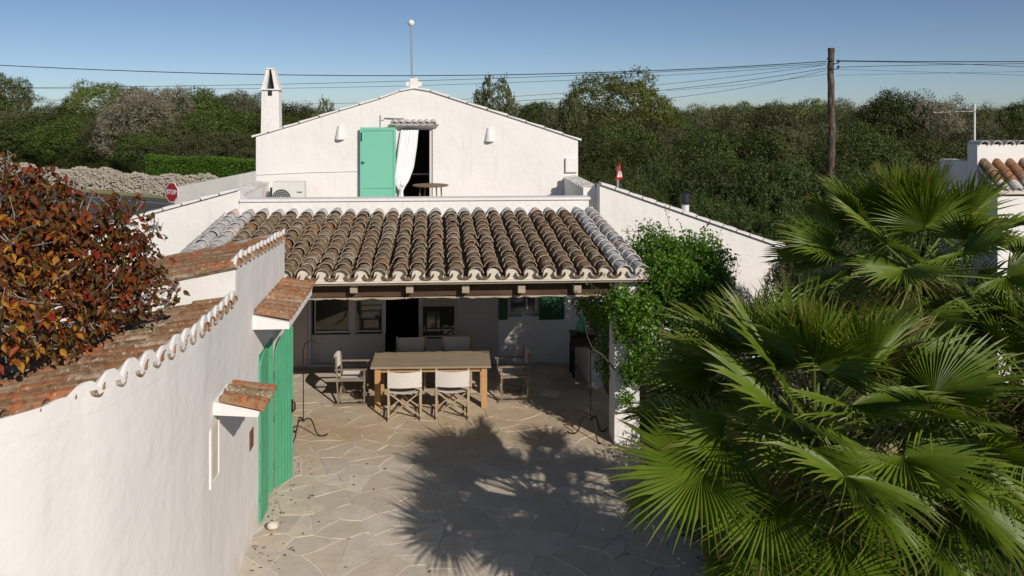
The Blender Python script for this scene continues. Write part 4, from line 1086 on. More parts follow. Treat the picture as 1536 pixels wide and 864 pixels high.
text_mesh('STOP', .215, SIGNW, 'lettering', t, Matrix.Translation((0, -.009, szc)) @ Matrix.Rotation(R(90), 4, 'X'))
# warning triangle
SY = 20.6; g = Vector((X(929.5, SY), SY, 0)); z0, z1 = Z(929, 269, SY), Z(929, 244, SY)
t = thing('warning_sign', 'small red and white triangular warning sign in front of the trees right of the gable', 'road sign', (g.x, g.y, 0), R(52))
hs = .215
b = MB(); b.prism([(-hs, 0, z0), (hs, 0, z0), (0, 0, z1)], (0, .02, 0)); b.build('sign_rim', SIGNR, t)
b = MB(); b.prism([(-hs * .68, -.004, z0 + .06), (hs * .68, -.004, z0 + .06), (0, -.004, z1 - .12)], (0, .003, 0)); b.build('sign_face', SIGNW, t)
b = MB(); zc_ = z0 + .09; b.box(-.018, .018, -.008, -.005, zc_, zc_ + .2); b.prism([(-.05, -.008, zc_ + .13), (.05, -.008, zc_ + .13), (0, -.008, zc_ + .2)], (0, .002, 0)); b.build('sign_symbol', BLACKP, t)
b = MB(); b.tube([(0, .05, 0), (0, .05, z1 - .1)], .03, 8); b.build('sign_post', GALV, t)
# white boundary wall behind the house on the left
w0 = Vector((X(262, 27.6), 27.6)); w1 = Vector((X(356, 32.5), 32.5)); w2_ = Vector((X(400, 35), 35))
b = MB()
za, zb3, zc3 = Z(262, 282, 27.6), Z(356, 263, 32.5), Z(400, 254, 35)
b.prism([(w0.x, w0.y, 0), (w1.x, w1.y, 0), (w1.x, w1.y, zb3), (w0.x, w0.y, za)], (-.12, .22, 0))
b.prism([(w1.x, w1.y, 0), (w2_.x, w2_.y, 0), (w2_.x, w2_.y, zc3), (w1.x, w1.y, zb3)], (-.12, .22, 0))
b.build('boundary_wall', WHITE2, None, label='white boundary wall beside the road left of the house', cat='wall')
# dry stone wall along the road
b = MB(); rw = random.Random(11)
def wl(t): return Vector((-58 + 54 * t, 50.9 + (-16.8 + 58 - 54 * t) * .74, 0))
for k in range(11000):
    t_ = rw.random(); p = wl(t_); z = rw.random() ** .8 * (1.3 + .12 * math.sin(t_ * 40) + .08 * math.sin(t_ * 131)); s_ = rw.uniform(.04, .11)
    sx = s_ * rw.uniform(.8, 1.7); sz = s_ * rw.uniform(.5, .9); yo = p.y + rw.uniform(-.02, .12) + z * .05
    a = rw.uniform(-.3, .3); q = rw.uniform(.55, .85)
    b.M = Matrix.Translation((p.x, yo, z)) @ Matrix.Rotation(a, 4, 'Y') @ Matrix.Rotation(rw.uniform(-.4, .4), 4, 'Z')
    b.box(-sx, sx, -s_ * q, s_ * q, -sz, sz, top=(sx * .3, sx * .3, s_ * .2, s_ * .2))
b.M = None
dw = thing('dry_stone_wall', 'low dry stone wall of rough grey stones along the far side of the road', 'stone wall', (0, 0, 0))
b.build('wall_stones', DRYST, dw, kind='stuff')
b = MB(); a, c = wl(0), wl(1); b.prism([(a.x, a.y + .15, 0), (c.x, c.y + .15, 0), (c.x, c.y + .22, 1.15), (a.x, a.y + .22, 1.15)], (0, .4, 0)); b.build('wall_core', DRYST, dw)
# neighbour house on the right
NY = 15.4; nb = thing('neighbour_house', 'white neighbouring house with clay tiles at the right edge behind the palms', 'house', (0, 0, 0))
nx0 = X(1466, NY); ntop = Z(1466, 217, NY)
ry0 = NY - .55
b = MB(); b.box(nx0, nx0 + 5, NY, NY + .3, 0, ntop); b.box(nx0, nx0 + .3, NY + .3, NY + 1.2, 0, ntop - .35)
b.box(nx0 + .02, nx0 + 5, ry0, NY - .002, 0, Z(1500, 290, ry0) - .06); b.build('house_wall', WHITE, nb)
for k in range(14):
    xx = nx0 + .13 + k * .26
    link('parapet_tile', tcovw, nb, frame((xx, NY - .05, ntop + .0), (0, 1, 0)))
zlo, zhi = Z(1500, 288, ry0), Z(1466, 250, NY)
tn = [tile_mesh('neighbour_tile', .11, .09, .42, seg=7, mat=TILE_RED)[0], variants[1], variants[3]]
for k in range(12):
    for r in range(3):
        f_ = r / 3; p = Vector((nx0 + .13 + k * .27 - .12 * (2 - r) * 0, ry0 - .08 + (NY - ry0) * f_, zlo + (zhi - zlo) * f_ + .03))
        link('roof_tile' if r else 'limewashed_eave_tile', rt.choice(tn) if r else tcovw, nb, frame(p, (0, NY - ry0, zhi - zlo - .05)))
b = MB(); b.prism([(nx0 + .01, ry0 - .05, zlo - .04), (nx0 + .01, ry0 - .05, zlo + .02), (nx0 + .01, NY - .004, zhi + .02), (nx0 + .01, NY - .004, zhi - .04)], (4.6, 0, 0)); b.build('roof_bed', MORTAR, nb)
# antenna
AY = NY + .5; axx = X(1462, AY)
t = thing('tv_antenna', 'thin metal television antenna mast with one long arm beside the neighbouring house', 'antenna', (axx, AY, 0))
b = MB(); b.tube([(0, 0, 3.2), (0, 0, Z(1462, 156, AY))], .018, 6); b.build('mast', METALW, t)
za_ = Z(1462, 167, AY); xa_ = X(1400, AY) - axx
b = MB(); b.tube([(0, 0, za_), (xa_, 0, za_ - .02)], .013, 5)
for k in range(6): b.tube([(xa_ * (k + .5) / 6, -.16, za_ - .01), (xa_ * (k + .5) / 6, .16, za_ - .01)], .007, 4)
b.build('boom', GALV, t)

# ------------------------------------------------------------------ vegetation
def rvec(r):
    while True:
        v = Vector((r.uniform(-1, 1), r.uniform(-1, 1), r.uniform(-1, 1)))
        if .05 < v.length < 1: return v.normalized()
def leafquad(mb, p, r, size, asp=.5, up=.3):
    n = (rvec(r) + Vector((0, 0, up))).normalized(); a = rvec(r); a = (a - n * a.dot(n)).normalized(); c = n.cross(a)
    L = size * r.uniform(.6, 1.2); W = L * asp
    mb.poly([p - a * L * .5, p + c * W * .5, p + a * L * .5, p - c * W * .5])
def crown_mesh(name, mat, seed, n, size, lobes, flat=1.0, asp=.5, spread=.34, core=.85, outward=1.0, under=True):
    """unit crown: round lobes over an ellipsoid, each covered with small twig clumps whose leaves face outward"""
    r = random.Random(seed); mb = MB(); cs = []
    for k in range(lobes):
        for _ in range(30):
            v = rvec(r); v.z = abs(v.z) * .95 + (-.45 if r.random() < .4 else .0)
            c = Vector((v.x, v.y, v.z * flat)) * r.uniform(.5, .78)
            if all((c - q[0]).length > spread * .62 for q in cs): break
        cs.append((c, r.uniform(.75, 1.25) * spread))
    clumps = max(1, n // (lobes * 9))
    for c, rad in cs:
        for s_ in range(clumps):
            d = (rvec(r) + c.normalized() * .45 + Vector((0, 0, .12))).normalized(); sp = c + d * rad * r.uniform(.72, 1.08)
            if any((sp - q[0]).length < q[1] * .6 for q in cs): continue
            ln = rad * r.uniform(.12, .26); cn = (d + rvec(r) * .45).normalized()
            for q in range(9):
                p = sp + rvec(r) * ln * r.random() ** .5
                nn = (cn * outward + rvec(r) * .75).normalized(); a = rvec(r); a = (a - nn * a.dot(nn)).normalized(); b_ = nn.cross(a)
                L = size * r.uniform(.6, 1.25); W = L * asp
                mb.poly([p - a * L * .5, p + b_ * W * .5, p + a * L * .5, p - b_ * W * .5])
    zs_ = [p[2] for p in mb.v]; rr = sorted(math.hypot(p[0], p[1]) for p in mb.v)[int(len(mb.v) * .985)]; a, c = min(zs_), max(zs_)
    mb.v = [(p[0] / rr, p[1] / rr, (p[2] - a) / (c - a) * 2 - 1) for p in mb.v]
    return mb.mesh(name, mat)
def trunk_mesh(name, mat, seed, limbs=6, h=1.0):
    r = random.Random(seed); mb = MB()
    P = [Vector((0, 0, 0))]
    for k in range(4): P.append(P[-1] + Vector((r.uniform(-.06, .06), r.uniform(-.06, .06), h * .12)))
    mb.tube(P, [.045, .038, .034, .03, .026], 7)
    for k in range(limbs):
        a = 6.28 * k / limbs + r.uniform(-.4, .4); q = P[r.choice((2, 3, 4))]; pp = [q]
        for s_ in range(4): pp.append(pp[-1] + Vector((math.cos(a) * .11, math.sin(a) * .11, r.uniform(.04, .14))) + rvec(r) * .03)
        mb.tube(pp, [.02, .016, .012, .008, .005], 5)
    return mb.mesh(name, mat)
KINDS = {
 'pine': ([crown_mesh('pine_crown', L_PINE, s, 24000, .06, 26, .7, .3, .36) for s in (1, 2)], 'pine_tree'),
 'oak': ([crown_mesh('evergreen_crown', L_OAK, s, 27000, .042, 15, .95, .6, .46) for s in (3, 4, 5)], 'evergreen_tree'),
 'olive': ([crown_mesh('olive_crown', L_OLIVE, s, 26000, .045, 16, .95, .38, .44) for s in (6, 7)], 'olive_tree'),
 'grey': ([crown_mesh('twig_crown', L_GREY, s, 20000, .08, 20, .95, .14, .38, outward=.3) for s in (8,)], 'grey_tree'),
 'thin': ([crown_mesh('thin_crown', L_OLIVE, s, 6500, .075, 16, 1.0, .4, .28, outward=.5) for s in (9,)], 'sparse_tree'),
 'shrub': ([crown_mesh('shrub_foliage', L_OLEA, s, 26000, .062, 18, .95, .24, .38, outward=.7) for s in (10, 12)], 'shrub'),
}
trunks = [trunk_mesh('trunk', BARK, s) for s in (1, 2)]
rtree = random.Random(77)
def tree(kind, px_, top, D, wpx, label, group=None, depth=None, hfrac=.8):
    """crown top at the height where it shows in the photo, crown width in pixels"""
    if px_ < 470: D = D + 5
    if px_ < 240: D = D + (240 - px_) * .065
    meshes, nm = KINDS[kind]; x = X(px_, D); zt_ = Z(px_, top, D); wd = wpx / F * D / 2
    t = thing(nm, label, 'tree' if kind != 'shrub' else 'shrub', (x, D, 0), rtree.uniform(0, 6.28), group)
    wd *= {'oak': 1.3, 'olive': 1.3, 'grey': 1.15, 'shrub': 1.1}.get(kind, 1.0)
    hfrac = {'thin': .5, 'pine': .55, 'oak': .78, 'olive': .78}.get(kind, hfrac)
    ch_ = zt_ * hfrac / 2
    o = link('crown' if kind != 'shrub' else 'foliage', rtree.choice(meshes), t); o.location = (0, 0, zt_ - ch_); o.scale = (wd, wd * rtree.uniform(.85, 1.1), ch_)
    o2 = link('trunk', rtree.choice(trunks), t); o2.scale = (wd * 1.1, wd * 1.1, zt_ * .9)
    return t
GB = 'evergreen trees crowding the far side of the road on the left'
lab_l = 'dark evergreen tree in the crowded row beyond the stone wall on the left'
tree('pine', 145, 116, 62, 120, 'bright flat-topped pine rising above the row on the left', None)
tree('pine', 8, 108, 58, 90, 'pale green pine cut by the left edge of the photo, above the red tree', None)
tree('grey', 222, 124, 54, 130, 'bare grey-brown tree standing among the evergreens left of the chimney', None)
tree('pine', 195, 122, 66, 90, 'smaller pine crown between the flat-topped pine and the bare grey tree', None)
for px_, tp, D, w_ in ((50, 140, 56, 110), (100, 150, 57, 90), (290, 126, 60, 120), (335, 128, 62, 110), (375, 134, 60, 110), (420, 148, 62, 100), (460, 156, 64, 90), (270, 150, 55, 100), (330, 155, 55, 110), (-30, 130, 55, 130), (180, 160, 53, 110), (120, 170, 53, 110), (40, 172, 53, 120), (395, 165, 55, 110), (-20, 185, 53, 110), (80, 200, 52.5, 90), (160, 195, 52.5, 90), (230, 185, 52.5, 90), (300, 190, 52.5, 110), (365, 195, 53, 100), (250, 132, 61, 90), (445, 175, 56, 90)):
    k = rtree.choice(('oak', 'oak', 'olive')); tree(k, px_, tp, D, w_, lab_l if k == 'oak' else 'grey-green olive tree in the crowded row beyond the stone wall on the left', GB, hfrac=.92)
tree('thin', 487, 141, 29, 60, 'loose small tree peeping over the left slope of the gable')
GR = 'trees of the wood behind the house on the right'
tree('thin', 742, 106, 33, 95, 'airy olive tree with open sprays above the right slope of the gable')
tree('olive', 740, 145, 36, 110, 'low bushy tree behind the right slope of the gable')
tree('pine', 925, 98, 42, 185, 'big round-headed pine right of the gable, tallest of the wood')
tree('pine', 1218, 146, 47, 120, 'brighter green pine crown behind the wooden utility pole')
tree('pine', 1120, 150, 52, 120, 'brighter green pine crown between the big pine and the utility pole')
tree('oak', 1345, 130, 41, 110, 'rounded taller evergreen left of the television antenna')
tree('grey', 1412, 140, 39, 80, 'tree with bare grey twigs in its top behind the television antenna')
tree('olive', 925, 150, 41, 190, 'broad grey-green olive tree under the big round-headed pine')
for q_ in range(11): tree('oak', 700 + q_ * 92, 150 + (q_ * 37 % 9), 66, 130, 'dark evergreen tree in the dense wood right of the gable', GR)
tree('thin', 862, 140, 40, 50, 'ragged little tree against the left flank of the big pine')
for px_, tp, D, w_ in ((800, 150, 50, 110), (840, 160, 40, 90), (1010, 160, 44, 60), (1060, 152, 50, 100), (1100, 150, 48, 100), (1150, 146, 50, 110), (1195, 144, 46, 110), (1235, 148, 42, 90), (1285, 143, 44, 110), (1345, 134, 42, 100), (1395, 150, 42, 100), (1425, 138, 40, 110), (1480, 150, 42, 90), (1520, 143, 42, 110), (1580, 150, 42, 110),
      (880, 180, 33, 110), (930, 175, 36, 120), (1000, 180, 36, 120), (1070, 185, 34, 120), (1140, 190, 34, 130), (1210, 180, 35, 120), (1300, 185, 33, 130), (1370, 190, 33, 120), (1440, 180, 34, 120), (1510, 190, 34, 120), (1580, 180, 34, 120), (830, 190, 34, 90), (960, 205, 31, 110), (1290, 168, 38, 100)):
    k = rtree.choice(('oak', 'olive', 'oak', 'olive')); tree(k, px_, tp, D, w_, 'dark evergreen tree in the dense wood right of the gable' if k == 'oak' else 'grey-green olive tree in the dense wood right of the gable', GR, hfrac=.92)
GO = 'tall dark shrubs massed behind the right wing'
for px_, tp, D, w_ in ((890, 235, 26, 110), (950, 240, 24, 120), (1010, 236, 25, 130), (1070, 225, 24, 130), (1130, 225, 24, 130), (1190, 230, 23, 130), (1250, 235, 22, 130), (1310, 240, 20, 140), (1380, 235, 19.5, 140), (1440, 245, 21, 120), (1100, 290, 20, 130), (1170, 290, 19, 130), (1230, 300, 17.5, 140), (1300, 310, 16, 150), (1370, 320, 15.5, 150), (1050, 280, 21.5, 120), (1205, 350, 15, 120)):
    tree('shrub', px_, tp, D, w_, 'tall dark oleander shrub massed behind the right wing of the house', GO, hfrac=.98)
for q_ in range(10): tree('shrub', -20 + q_ * 27, 222 + (q_ * 53 % 15), 51, 60, 'low dark bush growing just behind the dry stone wall', 'low bushes behind the dry stone wall', hfrac=.98)
# clipped hedge
hg = thing('clipped_hedge', 'bright green clipped hedge behind the stone wall left of the house', 'hedge', (0, 0, 0))
b = MB(); rh = random.Random(13)
HD = 52.8; hx0, hx1, hz_ = X(219, HD), X(405, HD - 7), Z(219, 236, HD)
for k in range(26000):
    f_ = rh.random(); x = hx0 + (hx1 - hx0) * f_; top = rh.random() < .25; zmx = hz_ + .05 * math.sin(x * 1.3) + .13 * f_
    z = zmx + rh.uniform(-.06, .1) if top else rh.uniform(.1, zmx)
    y = HD - 7 * f_ + (rh.uniform(0, 1.2) if top else rh.uniform(-.08, .06) + .06 * math.sin(x * 3 + z * 2))
    if rh.random() < .05: x = hx0 + rh.uniform(-.08, .08); y = HD + rh.uniform(0, 1.2)
    leafquad(b, Vector((x, y, z)), rh, .13, .5)
b.build('foliage', L_HEDGE, hg); b = MB(); b.prism([(hx0 + .1, HD + .12, 0), (hx1, HD - 6.85, 0), (hx1, HD - 6.85, hz_ - .05), (hx0 + .1, HD + .12, hz_ - .1)], (0, .9, 0)); b.build('inner_twigs', SOIL, hg)

# climbing shrub over the porch end
def leafmass(name, blobs, n, size, mat, parent, asp, seed, cull=None, up=.3, sprigs=0, shell=.35):
    r = random.Random(seed); mb = MB(); vol = [q[1] ** 2 for q in blobs]; tot = sum(vol)
    for (c, rad), v in zip(blobs, vol):
        for k in range(int(n * v / tot)):
            d = rvec(r); p = Vector(c) + d * rad * (r.random() ** shell) * (1 + .15 * math.sin(d.x * 9 + d.z * 7))
            if cull and cull(p): continue
            leafquad(mb, p, r, size, asp, up)
    return mb.build(name, mat, parent)
vine = thing('climbing_shrub', 'fresh green climbing shrub beside the white porch post and tiled eaves', 'shrub', (X(1000, 12.6), 12.6, 0))
vo = vine.location.copy()
def vb(px_, py_, D, rpx): return (Vector((X(px_, D), D, Z(px_, py_, D))) - vo, rpx / F * D)
blobs = [vb(1010, 420, 12.4, 48), vb(1060, 430, 12.7, 42), vb(960, 470, 12.2, 42), vb(1030, 480, 12.3, 52), vb(985, 410, 12.6, 34), vb(1020, 380, 12.8, 30), vb(1080, 480, 12.6, 38), vb(930, 450, 12.3, 24), vb(975, 530, 12.2, 45), vb(1040, 550, 12.5, 55), vb(1060, 400, 13.0, 26), vb(935, 500, 12.3, 18), vb(938, 470, 12.2, 26), vb(948, 560, 12.3, 22), vb(940, 600, 12.3, 14), vb(1085, 420, 13, 20), vb(1000, 385, 13.6, 34), vb(1040, 395, 14.2, 36), vb(990, 420, 14.2, 34), vb(1000, 455, 13.8, 40), vb(1050, 440, 13.8, 40)]  # last clumps, set deeper, added to keep sun off the porch facade
blobs += [(Vector(q) - vo, r_) for q, r_ in (((3.75, 14.0, 2.35), .5), ((3.6, 14.8, 1.75), .5), ((3.7, 13.5, 2.9), .42), ((3.65, 15.6, 1.2), .55), ((4.0, 13.3, 2.2), .5), ((3.75, 15.2, 2.3), .4), ((4.3, 12.7, 2.9), .45))]  # leaf clumps mostly hidden behind the eaves, added to block sun on the facade
leafmass('foliage', blobs, 62000, .06, L_VINE, vine, .55, 3, shell=.5)
rvn = random.Random(8); b = MB(); b2 = MB()
for k in range(70):
    q, rad = rvn.choice(blobs); p = q + rvec(rvn) * rad * .8; d = (rvec(rvn) + Vector((-.2, -.1, .7))).normalized(); pts_ = [p]
    for s_ in range(5): d = (d + rvec(rvn) * .25).normalized(); pts_.append(pts_[-1] + d * .11)
    b.tube(pts_, .004, 4)
    for pt in pts_[1:]:
        for _ in range(3): leafquad(b2, pt + rvec(rvn) * .04, rvn, .05, .5)
for k in range(9):
    pts_ = [Vector((rvn.uniform(-.3, .3), rvn.uniform(-.1, .2), 0))]; d = Vector((rvn.uniform(-.2, .2), 0, 1))
    for s_ in range(9): d = (d + rvec(rvn) * .3 + Vector((0, 0, .1))).normalized(); pts_.append(pts_[-1] + d * .3)
    b.tube(pts_, [.025 - .002 * q for q in range(10)], 5)
b.build('stem', BARK, vine, kind='stuff'); b2.build('shoot_leaves', L_VINE, vine)
# thinner greenery hanging over the console inside the porch
hv = thing('hanging_vine', 'dappled vine trailing along the right end of the porch beam above the console', 'vine', (X(890, 13.2), 13.2, 0)); vo = hv.location.copy()
bl = [vb(895, 455, 13.3, 24), vb(905, 470, 12.9, 20), vb(880, 462, 13.7, 16), vb(905, 520, 13.2, 18), vb(912, 560, 13.0, 14), vb(890, 480, 14.2, 16), vb(915, 490, 13.8, 22), vb(903, 545, 14.5, 14), vb(868, 455, 14.2, 12)]
leafmass('foliage', bl, 3600, .055, L_VINE, hv, .55, 5)
b = MB()
for k in range(12):
    q, rad = rvn.choice(bl); pts_ = [Vector((.25, -.2, 0)), Vector((.2, -.15, 1.0)), Vector((q.x * .5 + .1, q.y * .5, q.z * .8)), q + rvec(rvn) * rad * .5]; b.tube(pts_, .006, 4)
b.build('stem', BARK, hv, kind='stuff')
# wispy plant above the wing wall
wp = thing('wispy_shrub', 'wispy pale-leaved shrub in front of the sloping right wing wall', 'shrub', (X(980, 14), 14, 0)); vo = wp.location.copy()
b = MB(); b2 = MB()
for k in range(46):
    px_ = rvn.uniform(935, 1110); d = Vector((rvn.uniform(-.2, .2), rvn.uniform(-.1, .1), 1)).normalized(); D = rvn.uniform(13.4, 14.6)
    p = Vector((X(px_, D), D, Z(px_, 440, D))) - vo; n_ = rvn.randint(4, 9) if px_ < 1010 else rvn.randint(3, 5); pts_ = [p]
    for s_ in range(n_): d = (d + rvec(rvn) * .2).normalized(); pts_.append(pts_[-1] + d * .14)
    b.tube(pts_, .004, 4)
    for pt in pts_[1:]:
        for _ in range(6): leafquad(b2, pt + rvec(rvn) * .07, rvn, .06, .4)
b.build('stem', BARK, wp, kind='stuff'); b2.build('foliage', L_OLIVE, wp)
# undergrowth beneath the palms
ug = thing('undergrowth', 'x', 'plants', (3.6, 8, 0)); vo = ug.location.copy(); tag(ug, 'dark leafy undergrowth filling the bed below the palms', 'plants')
blu = []
rug = random.Random(31)
for k in range(230):
    y = rug.uniform(6.3, 13.8) if k < 110 else rug.uniform(9.2, 12.6); x0 = 3.0 if y < 12 else 3.6; x = x0 + rug.random() ** 1.4 * (1.6 if y < 12 else 5.0)
    if k >= 110: x = rug.uniform(3.2, 4.6 + (y - 9.2) * 1.4)
    rr_ = rug.uniform(.25, .5); blu.append((Vector((x + rr_ * .6, y, rug.uniform(.1, .45) + (.45 if x > 3.6 and rug.random() < .5 else 0))) - vo, rr_))
leafmass('foliage', blu, 110000, .06, L_OAK, ug, .5, 6, cull=lambda p: (p + vo).z < .02)
# dead branch brush
db = thing('dead_branches', 'pale dead leafless branches between the right wing and the far palm', 'branches', (X(1230, 12.5), 12.5, 0)); b = MB(); vo = db.location.copy()
for k in range(30):
    p = Vector((X(1245, 12.5), 12.5, Z(1245, 420, 12.5))) - vo; d = (Vector((rvn.uniform(-1, .4), rvn.uniform(-.5, .3), rvn.uniform(.2, 1)))).normalized(); pts_ = [p]
    for s_ in range(5): d = (d + rvec(rvn) * .35).normalized(); pts_.append(pts_[-1] + d * .12)
    b.tube(pts_, [.009, .007, .006, .005, .004, .003], 4)
b.tube([(0, 0, 0), Vector((X(1245, 12.5), 12.5, Z(1245, 420, 12.5))) - vo], .03, 5)
b.build('branch', BARKG, db)

# ------------------------------------------------------------------ fan palms
def fan_blade(name, seed, rad=.78, nseg=34, span=250, split=.5, droop=.25, fold=.35):
    """pleated fan: origin at the stem end, pointing to +y, upper side +z"""
    r = random.Random(seed); mb = MB()
    for k in range(nseg):
        a0 = R(-span / 2 + span * k / nseg); a1 = R(-span / 2 + span * (k + 1) / nseg); am = (a0 + a1) / 2
        L = rad * (.74 + .26 * math.cos(am * .55)) * r.uniform(.9, 1.06)
        sp = split * r.uniform(.85, 1.15); tw_ = r.uniform(-.035, .035); dr = droop * r.uniform(.4, 2.0)
        def P(a, t, ridge):
            y = math.cos(a) * L * t; x = math.sin(a) * L * t
            z = fold * abs(x) * .55 + .05 * L * t - dr * L * (t ** 2.6) * .55 + (ridge * .022 * min(1, t * 3) if t < .9 else 0)
            if t > .8: z -= dr * L * (t - .8) * r.uniform(.2, 1.3)
            return (x, y, z)
        # joined part, V-shaped pleat
        ts = (.03, .28, sp)
        prev = None
        for t in ts:
            cur_ = (mb.pt(P(a0, t, 0)), mb.pt(P(am, t, 1)), mb.pt(P(a1, t, 0)))
            if prev: mb.face((prev[0], prev[1], cur_[1], cur_[0])); mb.face((prev[1], prev[2], cur_[2], cur_[1]))
            prev = cur_
        # free tip narrowing to a point
        for t, wf in ((.5 * (sp + .8), .62), (.82, .34), (1.0, .0)):
            if t <= sp: continue
            da = (a1 - a0) / 2 * wf * sp / t
            if wf == 0:
                c_ = mb.pt(P(am + tw_, t, 0)); mb.face((prev[0], prev[1], c_)); mb.face((prev[1], prev[2], c_))
            else:
                cur_ = (mb.pt(P(am + tw_ * t - da, t, 0)), mb.pt(P(am + tw_ * t, t, .6)), mb.pt(P(am + tw_ * t + da, t, 0)))
                mb.face((prev[0], prev[1], cur_[1], cur_[0])); mb.face((prev[1], prev[2], cur_[2], cur_[1])); prev = cur_
    return mb.mesh(name, PALM)
BL = [fan_blade('fan_blade', 1, .76, 48, 240, .55, .12), fan_blade('fan_blade', 2, .8, 50, 265, .5, .18, .3), fan_blade('fan_blade', 3, .74, 46, 220, .58, .1, .5), fan_blade('fan_blade', 4, .78, 50, 280, .46, .35, .1), fan_blade('fan_blade', 5, .8, 34, 120, .55, .1, .9), fan_blade('fan_blade', 6, .78, 46, 260, .4, .75, .2)]
def petiole_mesh(L=1.0):
    mb = MB(); mb.tube([(0, -L, -.0), (0, -L * .5, .012), (0, 0.03, 0)], [.022, .013, .009], 5); return mb.mesh('petiole', PETIOLE)
PM = petiole_mesh()
def palm(loc, crown_h, label, n, seed, scale=1.0, stem=(.55, 1.0), elev=(-35, 82), trunk_r=.16, skirt=14, extra=(), group='fan palms in the garden bed'):
    r = random.Random(seed); t = thing('fan_palm', label, 'palm', loc, 0, group)
    b = MB(); pts_ = []; rr_ = []
    nn = 14
    for k in range(nn + 1): pts_.append((0.03 * math.sin(k), .03 * math.cos(k * .8), (crown_h) * k / nn)); rr_.append(trunk_r * (1.1 - .2 * k / nn) * r.uniform(.93, 1.07))
    b.tube(pts_, rr_, 12)
    for k in range(90):   # old leaf boots
        a = r.uniform(0, 6.28); z = crown_h * r.random(); rr = trunk_r * .95; p = Vector((math.cos(a) * rr, math.sin(a) * rr, z)); b.bar(p, p + Vector((math.cos(a) * .08, math.sin(a) * .08, .12)), .05, .015, (math.cos(a), math.sin(a), .2))
    b.build('trunk', PALM_DRY, t)
    cc = Vector((0, 0, crown_h))
    def frond(az, el, L, s_, bi, roll=0, bend=0, pitch=0):
        d = Vector((math.cos(az) * math.cos(el), math.sin(az) * math.cos(el), math.sin(el)))
        upv = Vector((0, 0, 1)) if el < R(75) else Vector((-math.cos(az), -math.sin(az), .3))
        base = cc + d * L
        # blade bends away from the stem line by 'pitch'
        M = frame(base, d, upv) @ Matrix.Rotation(roll, 4, 'Y')
        o = link('frond', BL[bi], t, M @ Matrix.Rotation(-pitch, 4, 'X') @ Matrix.Diagonal((s_, s_, s_, 1)))
        pm = link('petiole', PM, o); pm.matrix_parent_inverse = Matrix.Identity(4)
        pm.matrix_local = Matrix.Diagonal((1 / s_, 1 / s_, 1 / s_, 1)) @ Matrix.Rotation(pitch, 4, 'X') @ Matrix.Diagonal((1, L * .97, 1, 1))
    ga = 2.39996
    for k in range(n):
        f_ = k / (n - 1); el = R(elev[1] + (elev[0] - elev[1]) * f_ ** .8 + r.uniform(-8, 8)); az = k * ga + r.uniform(-.2, .2)
        L = (stem[0] + (stem[1] - stem[0]) * min(1, f_ * 1.5 + .15)) * scale * r.uniform(.88, 1.1)
        bi = 4 if f_ < .12 else (r.choice((3, 5, 3)) if f_ > .72 else r.choice((0, 1, 2, 0, 1)))
        frond(az, el, L, scale * r.uniform(.72, 1.12), bi, r.uniform(-.6, .6), pitch=R(-10 + 40 * f_) + R(r.uniform(-12, 16)))
    for e in extra: frond(*e)
    # dry skirt under the crown
    b = MB()
    for k in range(skirt * 9):
        a = r.uniform(0, 6.28); z = crown_h - r.uniform(.05, .7) * min(1, crown_h); L = r.uniform(.25, .6); p = Vector((math.cos(a) * trunk_r, math.sin(a) * trunk_r, z)); q = p + Vector((math.cos(a) * L * .5, math.sin(a) * L * .5, -L * .8)); c_ = Vector((-math.sin(a), math.cos(a), 0)) * .014
        b.poly([p - c_, p + c_, q])
    b.build('dry_skirt', PALM_DRY, t)
    b = MB()   # young strap leaves and fibres crowding round the crown
    for k in range(900):
        a = r.uniform(0, 6.28); L = r.uniform(.3, .85) * scale; rr = r.uniform(.05, .55); p = cc + Vector((math.cos(a) * rr, math.sin(a) * rr, r.uniform(-1.0, .05) - rr * .3)); dd = Vector((math.cos(a) + r.uniform(-.5, .5), math.sin(a) + r.uniform(-.5, .5), r.uniform(-.9, .7))).normalized()
        c_ = dd.cross(Vector((0, 0, 1))).normalized() * r.uniform(.006, .014); m1 = p + dd * L * .5; q = p + dd * L - Vector((0, 0, L * r.uniform(.1, .5)))
        b.poly([p - c_, p + c_, m1 + c_, m1 - c_]); b.poly([m1 - c_, m1 + c_, q])
    b.build('strap_leaves', PALM, t, kind='stuff')
    return t
palm((X(1222, 7.1), 7.1, .03), 2.28, 'big fan palm nearest the camera, filling the lower right of the courtyard', 50, 5, 1.0, (.5, 1.32), extra=[(R(a), R(e), L, s_, bi, R(ro), 0, R(pt)) for a, e, L, s_, bi, ro, pt in ((-92, 2, .75, 1.0, 1, 8, 25), (-118, 14, .85, .95, 0, -15, 22), (-68, 10, .9, 1.0, 2, 14, 20), (-100, -22, 1.0, .95, 3, -8, 20), (-75, -28, 1.05, .95, 1, 12, 18), (-135, -12, 1.05, .9, 0, -18, 22), (-50, -8, 1.1, .95, 1, 16, 22), (-90, 38, .8, .9, 2, 0, 30), (-112, -48, 1.0, .85, 5, 10, 10), (-80, -52, .95, .85, 3, -10, 10))])
palm((X(1372, 10.2), 10.2, .02), 3.1, 'taller fan palm farther back, beside the neighbouring white house', 42, 8, 1.02, (.65, 1.2), (-40, 80))
palm((X(1560, 8.8), 8.8, .03), 2.0, 'fan palm cut by the right edge of the photo', 28, 12, 1.0, (.55, 1.1), (-35, 75))

